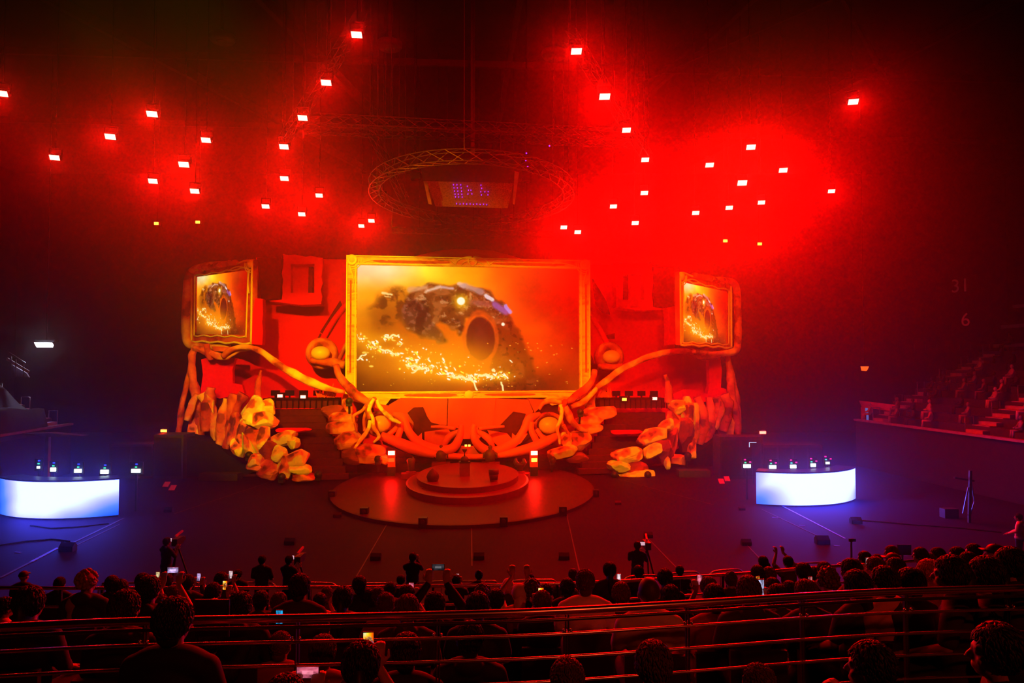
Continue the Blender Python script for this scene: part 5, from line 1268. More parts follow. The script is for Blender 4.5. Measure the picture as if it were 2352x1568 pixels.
# left stand: lamp, white landing rail, draped cloth
p = at(97, 792, 43); r = empty('strip_lamp', p, 'bright white strip lamp above the left stand', 'lamp')
mb = MB(); mb.prism([at(78, 786, 43), at(112, 786, 43), at(116, 792, 43), at(114, 797, 43), at(84, 797, 43)], Vector((0, .3, 0))); mb.build('diffuser', emat('strip_white', (.8, .82, 1), 9), r)
mb = MB(); mb.box(p + Vector((0, .4, .28)), (1.2, .5, .12)); mb.bar(p + Vector((0, .4, .3)), Vector((p.x, p.y + .4, 26)), .05); mb.build('housing', BLACK, r)
spot('strip_lamp_glow', p + Vector((0, -.1, -.2)), p + Vector((-4, -3, -6)), 260, (.75, .7, 1.0), 140, .7, .3)
r = empty('landing_rail', at(40, 850, 41), 'pale lit landing rail at the top of the left stand stairs', 'railing')
for (a, b, w_, m_) in [((16, 824), (66, 854), .16, mat('pale_rail', (.75, .75, .8))), ((20, 809), (58, 833), .06, STEEL)]:
    mb = MB(); mb.bar(at(*a, 41), at(*b, 41), .05, w_); mb.build('bar', m_, r)
mb = MB(); mb.prism([at(28, 838, 41.2), at(60, 856, 41.2), at(66, 866, 41.2), at(34, 864, 41.2)], Vector((0, .1, 0))); mb.build('glass_panel', mat('pale_panel', (.35, .35, .4)), r)
for x in (26, 36, 54): mb = MB(); mb.bar(at(x, 815 + (x - 20) * .6, 41), at(x, 865, 41), .05); mb.build('post', STEEL, r)
mb = MB(); rnd = random.Random(3)
nx, ny = 40, 26; V = []
for j in range(ny):
    for i in range(nx):
        s_ = -14 + 21.5 * i / (nx - 1); o_ = -.05 + 8.5 * j / (ny - 1)
        z = 3.05 + .525 * o_ + .75 + .35 * math.sin(o_ * 2.2 + .25 * s_) + .25 * mnoise.noise(Vector((s_ * .5, o_ * .9, 0)))
        if j == 0: z = 2.7
        V.append(LB + LA * s_ + LO * o_ + Z * z)
mb.add(V, [(j * nx + i, j * nx + i + 1, (j + 1) * nx + i + 1, (j + 1) * nx + i) for j in range(ny - 1) for i in range(nx - 1)])
mb.build('seat_cover', CLOTHM, smooth=True, label='large dark cloth draped in folds over the empty seats of the left stand', cat='cloth')
# lit ledge
mb = MB(); mb.prism([at(55, 996, 36), at(110, 994, 36), at(190, 1001, 36), at(110, 1003, 36)], Vector((0, .6, 0))); mb.bar(at(110, 1000, 36.2), Vector((at(110, 1000, 36.2).x, 36.2, 0)), .2)
mb.build('counter_top', mat('pale_counter', (.3, .3, .36)), label='thin pale-lit counter top behind the left desk', cat='counter')

# ------------------------------------------------------------------ the crowd's stand
def tier_z(d): return 4.9 - .267 * d
def row_floor(d):
    k = round((d - 3.4) / .9); return tier_z(3.4 + .9 * k), 3.4 + .9 * k
tier = empty('seating_tier', (0, 9, 0), 'dark stepped floor of the near seating stand under the crowd', 'stand')
for k in range(-2, 14):
    dd = 3.4 + .9 * k; z = tier_z(dd)
    mb = MB(); mb.box((0, dd + .1, z / 2 - .02), (30, .9, z)); mb.build('step', mat('tier_step', (.03, .025, .025), .8), tier)
def rail_at(px, drop_z, py):
    return fl(px, py, drop_z)
RAILM = mat('polished_rail', (.9, .85, .85), .26, 1.0, spec=.8)
hr = empty('handrail_fence', fl(1176, 1410, 5.13) - Z * 1.5, 'long polished metal handrail fence curving across the front of the picture', 'railing')
top_px = [(-60, 1443), (0, 1440), (300, 1427), (640, 1420), (1050, 1411), (1300, 1402), (1600, 1385), (1900, 1366), (2100, 1357), (2400, 1349)]
TOP = [Vector(p) for p in smooth_pts([tuple(fl(x, y, 5.13)) for x, y in top_px], 4)]
for nm, dz, r_ in (('top_rail', 0, .026), ('middle_rail', -.145, .011), ('middle_rail', -.29, .011), ('middle_rail', -.44, .010), ('middle_rail', -.60, .010)):
    mb = MB(); mb.tube([p + Z * dz for p in TOP], r_, 10); mb.build(nm, RAILM, hr, True)
mb = MB(); mb.tube([p - Z * .050 + Vector((0, -.012, 0)) for p in TOP], .012, 8); mb.build('lower_lip', mat('rail_dark', (.12, .1, .1), .3, .8), hr, True)
for x in (-30, 330, 680, 1005, 1303, 1581, 1846, 2085, 2320):
    y = np.interp(x, [a for a, b in top_px], [b for a, b in top_px]); p = fl(x, y, 5.13) + Vector((0, .03, 0))
    mb = MB(); mb.bar(p - Vector((0.009, 0, 0)), p - Z * 1.5 - Vector((0.009, 0, 0)), .03, .007); mb.bar(p + Vector((.009, 0, 0)), p - Z * 1.5 + Vector((.009, 0, 0)), .03, .007); mb.build('post', BLACK, hr)
    mb = MB()
    for s_ in (-1, 1): mb.ell(p + Vector((s_ * .022, -.03, -.125)), .012, .012, .012, n=8, m_=6)
    mb.build('bracket', RAILM, hr, True)
fr_ = empty('front_row_rail', fl(1176, 1345, 2.86) - Z * 1.1, 'thin straight rail in front of the lowest rows of the crowd', 'railing')
pts = [(-60, 1349), (200, 1351), (600, 1350), (1000, 1346), (1288, 1340), (1431, 1334), (1510, 1330), (1600, 1324), (1730, 1315), (1834, 1306), (1960, 1297), (2100, 1288), (2400, 1270)]
P = [fl(x, y, 2.86) for x, y in pts]
for dz, r_ in ((0, .03), (-.32, .02), (-.6, .02)):
    mb = MB(); mb.tube([p + Z * dz for p in P], r_, 8); mb.build('bar', RAILM, fr_, True)
for k in range(26):
    x = -50 + 95 * k; y = np.interp(x, [a for a, b in pts], [b for a, b in pts]); p = fl(x, y, 2.86)
    mb = MB(); mb.bar(p, p - Z * 1.1, .04); mb.build('post', BLACK, fr_)
for k, (a, b, y0, y1) in enumerate([(225, 480, 1339, 1339), (500, 640, 1338, 1338), (650, 780, 1338, 1339), (800, 930, 1340, 1340), (945, 1150, 1337, 1333), (1165, 1285, 1333, 1330), (1428, 1520, 1324, 1319), (1530, 1612, 1317, 1311), (1625, 1712, 1312, 1306), (1800, 1906, 1297, 1290), (1914, 2060, 1294, 1287)]):
    A_ = fl(a, y0, 1.1); B_ = fl(b, y1, 1.1); t = (B_ - A_).normalized()
    r = empty('crowd_barrier', (A_ + B_) / 2 - Z * 1.1, 'round-cornered metal crowd barrier at the floor edge, %s from the left' % ['first', 'second', 'third', 'fourth', 'fifth', 'sixth', 'seventh', 'eighth', 'ninth', 'tenth', 'eleventh'][k], 'barrier', 'crowd barriers at the floor edge')
    mb = MB(); mb.tube(smooth_pts([tuple(A_ - Z * 1.08), tuple(A_ - Z * .3), tuple(A_ + t * .12 - Z * .05), tuple(A_ + t * .35), tuple(B_ - t * .35), tuple(B_ - t * .12 - Z * .05), tuple(B_ - Z * .3), tuple(B_ - Z * 1.08)], 4), .025, 8); mb.build('frame_tube', RAILM, r, True)
    n_ = max(3, int((B_ - A_).length / .35)); mb = MB()
    mb.bar(A_ - Z * .85, B_ - Z * .85, .03)
    for j in range(1, n_): q = A_.lerp(B_, j / n_); mb.bar(q - Z * .05, q - Z * .85, .015)
    mb.build('bars', BLACK, r)

# ------------------------------------------------------------------ people
def remeshed(name, mb, voxel, sm=3):
    me = bpy.data.meshes.new(name); me.from_pydata(mb.v, [], mb.f)
    o = bpy.data.objects.new(name, me); COL.objects.link(o)
    m1 = o.modifiers.new('r', 'REMESH'); m1.mode = 'VOXEL'; m1.voxel_size = voxel
    m2 = o.modifiers.new('s', 'SMOOTH'); m2.factor = .5; m2.iterations = sm
    dg = bpy.context.evaluated_depsgraph_get()
    me2 = bpy.data.meshes.new_from_object(o.evaluated_get(dg)); me2.name = name
    bpy.data.objects.remove(o); bpy.data.meshes.remove(me)
    me2.polygons.foreach_set('use_smooth', [True] * len(me2.polygons))
    return me2
def limb(mb, pts, rr, n=14, k=4):
    q = smooth_pts([(*p, r) for p, r in zip(pts, rr)], k)
    mb.tube([Vector(a[:3]) for a in q], [a[3] for a in q], n)
    for a in (q[0], q[-1]): mb.ell(a[:3], a[3], a[3], a[3], n=12, m_=8)
def hand(mb, wrist, fwd, palm_n, side, curl=.5, s=1.0):
    """palm, four unequal fingers bent at the knuckles and a thumb leaving the side of the palm"""
    f = Vector(fwd).normalized(); n = Vector(palm_n); n = (n - f * n.dot(f)).normalized(); x = f.cross(n) * side
    w = Vector(wrist)
    mb.ell(w + f * .045 * s, .040 * s, .017 * s, .052 * s, (x, n, f), 12, 8)
    limb(mb, [w - f * .02, w + f * .02], [.024 * s, .026 * s], 10, 2)
    for k, (o_, L) in enumerate(((-.030, .072), (-.010, .082), (.010, .078), (.029, .062))):
        b = w + f * .085 * s + x * o_ * s; c1, c2 = curl * .7, curl * 1.6
        p1 = b + (f * math.cos(c1) + n * math.sin(c1)) * L * .5 * s; p2 = p1 + (f * math.cos(c2) + n * math.sin(c2)) * L * .5 * s
        mb.tube([b - f * .02 * s, b, p1, p2], [.0098 * s, .0100 * s, .0090 * s, .0072 * s], 8)
        mb.ell(p2, .0072 * s, .0072 * s, .0072 * s, n=8, m_=6)
    t0 = w + f * .02 * s - x * .03 * s; t1 = t0 - x * .03 * s + f * .028 * s + n * .012 * s; t2 = t1 + f * .03 * s + n * .012 * s + x * .004
    mb.tube([t0, t1, t2], [.013 * s, .011 * s, .009 * s], 8); mb.ell(t2, .009 * s, .009 * s, .009 * s, n=8, m_=6)
def head(mb, c, turn=0.0, nod=0.0):
    c = Vector(c); R_ = Matrix.Rotation(turn, 3, 'Z') @ Matrix.Rotation(nod, 3, 'X')
    T = lambda x, y, z: c + R_ @ Vector((x, y, z)); ax = (R_ @ Vector((1, 0, 0)), R_ @ Vector((0, 1, 0)), R_ @ Vector((0, 0, 1)))
    mb.ell(T(0, -.012, .022), .076, .094, .092, ax, 20, 14)
    mb.ell(T(0, .030, -.045), .060, .062, .068, ax, 18, 12)
    mb.ell(T(0, .052, -.085), .030, .032, .024, ax, 12, 8)       # chin
    mb.tube([T(0, .083, .012), T(0, .104, -.018), T(0, .108, -.034)], [.009, .013, .016], 8)   # nose
    mb.tube([T(-.045, .072, .022), T(0, .086, .026), T(.045, .072, .022)], .011, 8)            # brow
    mb.ell(T(0, .088, -.060), .024, .010, .008, ax, 10, 6); mb.ell(T(0, .085, -.072), .020, .010, .007, ax, 10, 6)
    for s_ in (-1, 1):
        mb.ell(T(s_ * .030, .078, .003), .014, .010, .010, ax, 10, 6)
        mb.ell(T(s_ * .078, -.008, -.012), .010, .020, .032, ax, 10, 8)
        mb.ell(T(s_ * .045, .060, -.03), .022, .022, .024, ax, 10, 8)
POSES = {
 'rest':  dict(arms=[((.245, .02, .80), (.13, .27, .66)), ((-.245, .02, .80), (-.12, .28, .66))]),
 'phone': dict(arms=[((.215, .20, .88), (.060, .35, 1.08)), ((-.215, .20, .88), (-.060, .35, 1.08))], hf=(0, .25, 1), curl=.9),
 'raise': dict(arms=[((.25, .16, 1.16), (.085, .26, 1.36)), ((-.25, .16, 1.16), (-.085, .26, 1.36))], hf=(0, .15, 1), curl=.9),
 'chin':  dict(arms=[((.245, .04, .80), (.12, .27, .68)), ((-.18, .20, .82), (-.035, .15, 1.02))], hf=(0, .1, 1), curl=1.3),
 'clap':  dict(arms=[((.235, .10, .82), (.05, .30, .95)), ((-.235, .10, .82), (-.05, .30, .95))], hf=(0, .6, 1), curl=.3),
}
HC = 1.215
def body_mesh(pose, stand_up=False, detail=.0075):
    P_ = POSES[pose]; mb = MB(); dz = .45 if stand_up else 0
    H = Z * dz
    def v(x, y, z): return Vector((x, y, z)) + H
    head(mb, v(0, .02, HC))
    limb(mb, [v(0, -.01, 1.0), v(0, 0, 1.08), v(0, .012, 1.15)], [.062, .056, .054])
    mb.ell(v(0, -.01, .90), .165, .105, .16, n=20, m_=12); mb.ell(v(0, 0, .70), .145, .105, .18, n=20, m_=12); mb.ell(v(0, -.01, .54), .165, .13, .12, n=20, m_=12)
    limb(mb, [v(-.17, -.01, 1.0), v(-.08, -.015, 1.035), v(.08, -.015, 1.035), v(.17, -.01, 1.0)], [.058, .068, .068, .058])
    for s_ in (1, -1):
        if stand_up:
            limb(mb, [v(s_ * .09, 0, .48), v(s_ * .10, .02, .02), v(s_ * .11, 0, -.37)], [.088, .058, .040])
            limb(mb, [v(s_ * .11, -.03, -.41), v(s_ * .12, .15, -.42)], [.035, .03])
        else:
            limb(mb, [v(s_ * .09, 0, .52), v(s_ * .12, .22, .53), v(s_ * .13, .44, .52)], [.088, .078, .058])
            limb(mb, [v(s_ * .13, .44, .50), v(s_ * .13, .43, .30), v(s_ * .13, .42, .07)], [.056, .055, .036])
            limb(mb, [v(s_ * .13, .38, .04), v(s_ * .14, .58, .035)], [.036, .03])
    for (e, w), s_ in zip(P_['arms'], (1, -1)):
        limb(mb, [v(s_ * .185, -.01, 1.0), (v(s_ * .185, -.01, 1.0) + v(*e)) / 2, v(*e)], [.056, .048, .040])
        limb(mb, [v(*e), v(*e).lerp(v(*w), .4), v(*w)], [.040, .036, .026])
        hf = P_.get('hf', (0, 1, -.2)); hand(mb, v(*w), hf, (0, 1, .2) if 'hf' in P_ else (0, -.2, -1), s_, P_.get('curl', .5))
    return remeshed('body', mb, detail)
def shirt_mesh(pose, stand_up=False, long=False, hood=False):
    P_ = POSES[pose]; mb = MB(); H = Z * (.45 if stand_up else 0)
    def v(x, y, z): return Vector((x, y, z)) + H
    mb.ell(v(0, -.01, .88), .187, .124, .18, n=20, m_=12); mb.ell(v(0, 0, .70), .175, .128, .20, n=20, m_=12); mb.ell(v(0, -.01, .56), .185, .145, .12, n=20, m_=12)
    limb(mb, [v(-.18, -.01, .995), v(-.075, -.015, 1.035), v(.075, -.015, 1.035), v(.18, -.01, .995)], [.070, .080, .080, .070])
    if hood: mb.ell(v(0, -.085, 1.08), .10, .055, .07, n=14, m_=8)
    for (e, w), s_ in zip(P_['arms'], (1, -1)):
        e = v(*e); w = v(*w); a = v(s_ * .19, -.01, .995)
        if long:
            limb(mb, [a, (a + e) / 2, e], [.070, .063, .054]); limb(mb, [e, e.lerp(w, .5), e.lerp(w, .9)], [.054, .048, .038])
        else: limb(mb, [a, a.lerp(e, .4), a.lerp(e, .75)], [.070, .066, .062])
    return remeshed('shirt', mb, .013)
def trousers_mesh(stand_up=False):
    mb = MB(); H = Z * (.45 if stand_up else 0)
    def v(x, y, z): return Vector((x, y, z)) + H
    mb.ell(v(0, -.01, .52), .18, .145, .11, n=20, m_=12)
    for s_ in (1, -1):
        if stand_up: limb(mb, [v(s_ * .09, 0, .48), v(s_ * .10, .02, .02), v(s_ * .11, 0, -.36)], [.10, .075, .062])
        else:
            limb(mb, [v(s_ * .09, 0, .52), v(s_ * .12, .22, .53), v(s_ * .13, .44, .52)], [.100, .090, .070])
            limb(mb, [v(s_ * .13, .44, .50), v(s_ * .13, .43, .30), v(s_ * .13, .42, .10)], [.070, .066, .056])
    return remeshed('trousers', mb, .015)
def hair_mesh(kind, stand_up=False):
    c = Vector((0, .02, HC + (.45 if stand_up else 0))); mb = MB()
    if kind in ('short', 'crop', 'bald'):
        g = {'short': .016, 'crop': .009, 'bald': .004}[kind]
        mb.ell(c + Vector((0, -.018, .028)), .076 + g, .092 + g, .091 + g, n=24, m_=18)
        cut = lambda p: (p.y - c.y) > .052 - .35 * max(0, p.z - c.z - .05) * 0 and (p.z - c.z) < .058 or (p.z - c.z) < -.10 or ((p.y - c.y) > .0 and (p.z - c.z) < .0) or ((p.y - c.y) > -.05 and (p.z - c.z) < -.05)
    elif kind == 'curly':
        rnd = random.Random(5); mb.ell(c + Vector((0, -.02, .03)), .092, .104, .104, n=20, m_=14)
        for k in range(150):
            d = Vector((rnd.gauss(0, 1), rnd.gauss(0, 1), rnd.gauss(0, 1))).normalized()
            if d.y > .45 and d.z < .45 or d.z < -.6: continue
            mb.ell(c + Vector((0, -.02, .03)) + Vector((d.x * .094, d.y * .106, d.z * .106)), .019, .019, .019, n=7, m_=5)
        cut = lambda p: (p.y - c.y) > .060 and (p.z - c.z) < .05 or (p.z - c.z) < -.085
    elif kind == 'long':
        mb.ell(c + Vector((0, -.018, .030)), .092, .106, .106, n=24, m_=16)
        mb.tube([c + Vector((0, -.05, .03)), c + Vector((0, -.062, -.08)), c + Vector((0, -.085, -.18)), c + Vector((0, -.105, -.28)), c + Vector((0, -.11, -.34))], [.090, .086, .080, .068, .03], 18, ell=.55)
        cut = lambda p: (p.y - c.y) > .050 and (p.z - c.z) < .055
    elif kind == 'bun':
        mb.ell(c + Vector((0, -.018, .030)), .088, .102, .102, n=24, m_=16); mb.ell(c + Vector((0, -.07, .125)), .040, .040, .036, n=14, m_=10)
        cut = lambda p: (p.y - c.y) > .050 and (p.z - c.z) < .055 or (p.z - c.z) < -.07
    elif kind == 'tail':
        mb.ell(c + Vector((0, -.018, .030)), .087, .102, .100, n=24, m_=16)
        mb.tube([c + Vector((0, -.10, .05)), c + Vector((0, -.15, .0)), c + Vector((0, -.15, -.10)), c + Vector((0, -.13, -.2))], [.026, .036, .03, .012], 12)
        cut = lambda p: (p.y - c.y) > .050 and (p.z - c.z) < .055 or ((p.z - c.z) < -.06 and p.y > c.y - .1)
    elif kind == 'cap':
        mb.ell(c + Vector((0, -.012, .040)), .090, .106, .088, n=24, m_=16)
        mb.prism([c + Vector((x, .08 + .085 * math.cos(x * 17), .052 - 0.2 * abs(x))) for x in np.linspace(-.075, .075, 9)] + [c + Vector((.07, .05, .05)), c + Vector((-.07, .05, .05))], Z * .006)
        mb.ell(c + Vector((0, -.012, .128)), .010, .010, .006, n=8, m_=6)
        cut = lambda p: (p.z - c.z) < .022
    elif kind == 'beanie':
        mb.ell(c + Vector((0, -.016, .036)), .093, .108, .108, n=24, m_=16)
        mb.tube([c + Vector((.094 * math.cos(a), -.014 + .108 * math.sin(a), .02 - .012 * math.sin(a))) for a in np.linspace(0, 2 * math.pi, 24)], .013, 8)
        cut = lambda p: (p.z - c.z) < .012 - .0 and abs((p - c).x) < .0
    elif kind == 'scarf':
        mb.ell(c + Vector((0, -.018, .030)), .098, .112, .110, n=24, m_=16)
        mb.tube([c + Vector((0, -.03, .02)), c + Vector((0, -.045, -.10)), c + Vector((0, -.07, -.22)), c + Vector((0, -.08, -.33))], [.096, .102, .125, .135], 20, jitter=.12, ell=.7)
        cut = lambda p: (p.y - c.y) > .058 and (p.z - c.z) < .055
    if kind in ('short', 'crop', 'long', 'bun', 'tail'):
        rnd = random.Random(hash(kind) % 97 if False else len(kind) * 7); ln = {'crop': .5, 'short': 1.0, 'long': 1.3, 'bun': .9, 'tail': .9}[kind]
        R3 = {'crop': (.085, .100, .099), 'short': (.092, .108, .107), 'long': (.092, .106, .107), 'bun': (.088, .102, .102), 'tail': (.087, .102, .100)}[kind]
        for k in range(620):
            d = Vector((rnd.gauss(0, 1), rnd.gauss(-.1, 1), rnd.gauss(.25, 1))).normalized()
            p0 = c + Vector((0, -.018, .028)) + Vector((d.x * R3[0], d.y * R3[1], d.z * R3[2]))
            if cut(p0) or p0.z < c.z - .075: continue
            t = Vector((rnd.gauss(0, .35), rnd.gauss(-.2, .35), -1)); t = (t - d * t.dot(d)).normalized()
            mb.tube([p0 - t * .012 * ln - d * .004, p0 + d * .005 * ln, p0 + t * .026 * ln + d * rnd.uniform(-.002, .006) * ln], [.0042, .0055, .001], 5)
        if kind in ('short', 'crop'):
            mb.ell(c + Vector((0, -.062, -.055)), .058, .035, .05, n=16, m_=10)
    V = [Vector(p) for p in mb.v]
    mb.f = [f for f in mb.f if not cut(sum((V[i] for i in f), Vector()) / len(f))]
    for i, p in enumerate(V):
        if kind in ('short', 'crop', 'long', 'bun', 'tail'):
            p2 = p + (p - c).normalized() * .005 * mnoise.noise(p * 45)
            mb.v[i] = tuple(p2)
    me = bpy.data.meshes.new('hair'); me.from_pydata(mb.v, [], mb.f); me.polygons.foreach_set('use_smooth', [True] * len(me.polygons))
    return me
CACHE = {}
def cached(key, fn):
    if key not in CACHE: CACHE[key] = fn()
    return CACHE[key]
SKIN = mat('skin', (.42, .22, .16), .5, spec=.4)
HAIRS = {'dark': mat('hair_dark', (.02, .014, .012), .5, spec=.35), 'brown': mat('hair_brown', (.10, .05, .03), .5, spec=.35), 'fair': mat('hair_fair', (.42, .26, .12), .5), 'white': mat('knit_white', (.75, .68, .62), .9), 'red': mat('hair_red', (.5, .12, .06), .5)}
SHIRTS = {'black': mat('cloth_black', (.015, .014, .016), .8, bump=.3), 'dark': mat('cloth_dark', (.045, .04, .045), .85, bump=.3), 'white': mat('cloth_white', (.9, .72, .66), .85, bump=.3), 'grey': mat('cloth_grey', (.16, .14, .14), .85, bump=.3), 'orange': mat('cloth_orange', (.75, .3, .12), .85, bump=.3), 'red': mat('cloth_red', (.4, .07, .05), .85, bump=.3)}
JEANS = mat('cloth_jeans', (.02, .022, .03), .85)
PROTO = {}
def person(loc, yaw, pose, hair, hcol, shirt, stand_up, long, label, group=None, fine=False, scale=1.0):
    key = (pose, hair, stand_up, long)
    if key not in PROTO:
        r = bpy.data.objects.new('person', None); r.empty_display_size = .2
        kids = []
        for nm, me, m_ in (('body', cached(('b', pose, stand_up), lambda: body_mesh(pose, stand_up)), SKIN),
                           ('shirt', cached(('s', pose, stand_up, long), lambda: shirt_mesh(pose, stand_up, long, long)), SHIRTS['black']),
                           ('trousers', cached(('t', stand_up), lambda: trousers_mesh(stand_up)), JEANS),
                           ('hair' if hair not in ('cap', 'beanie', 'scarf') else hair, cached(('h', hair, stand_up), lambda: hair_mesh(hair, stand_up)), HAIRS['dark'])):
            if not me.materials: me.materials.append(m_)
            kids.append((nm, me))
        PROTO[key] = kids
    r = bpy.data.objects.new('person', None); r.empty_display_size = .2; COL.objects.link(r)
    r.location = loc; r.rotation_euler = (0, 0, yaw); r.scale = (scale,) * 3
    for nm, me in PROTO[key]:
        o = bpy.data.objects.new(nm, me); COL.objects.link(o); o.parent = r
        m_ = SHIRTS[shirt] if nm == 'shirt' else HAIRS[hcol] if nm in ('hair', 'cap', 'beanie', 'scarf') else None
        if m_:
            o.material_slots[0].link = 'OBJECT'; o.material_slots[0].material = m_
    tag(r, label, 'person', group)
    return r
def phone_at(p, yaw, col, label, land=False, size=1.0, strength=2.0):
    r = empty('smartphone', p - Z * .07, label, 'phone', None)
    w, h = (.15, .075) if land else (.075, .15)
    w *= size; h *= size; ax = (Vector((math.cos(yaw), math.sin(yaw), 0)), Vector((-math.sin(yaw), math.cos(yaw), 0)), Z)
    mb = MB(); mb.box(p, (w, .009, h), ax=ax); mb.build('case', BLACK, r)
    f = -ax[1] * .006
    nx, ny = 24, 24
    pic = PIC[::9, ::16][:ny, :nx] if col == 'fire' else None
    if pic is None:
        c = np.array(col); rnd = np.random.RandomState(int(abs(p.x) * 1000) % 9999)
        g = fbm(np.linspace(0, 3, nx)[None, :] + p.x, np.linspace(0, 3, ny)[:, None] + p.z, 3, 3)
        pic = (g[..., None] * 1.6 - .25).clip(.08, 1.2) * c
        pic[8:16, 6:18] += .35 * c + .08
    o_ = p + f; X_ = ax[0] * (w * .46); Z_ = Z * (h * .46)
    screen_mesh('screen', o_ - X_ + Z_, o_ + X_ + Z_, o_ + X_ - Z_, o_ - X_ - Z_, np.asarray(pic), amat('phone_picture', strength), r, 'glowing screen')
    return r
ORD = ['first', 'second', 'third', 'fourth', 'fifth', 'sixth', 'seventh', 'eighth', 'ninth', 'tenth', 'eleventh', 'twelfth', 'thirteenth', 'fourteenth', 'fifteenth', 'sixteenth', 'seventeenth', 'eighteenth', 'nineteenth', 'twentieth', 'twenty-first', 'twenty-second', 'twenty-third', 'twenty-fourth', 'twenty-fifth', 'twenty-sixth', 'twenty-seventh', 'twenty-eighth', 'twenty-ninth', 'thirtieth']
PINK, PALE, LILAC, FIRE = (1.0, .18, .3), (1.0, .7, .75), (.75, .5, 1.0), 'fire'
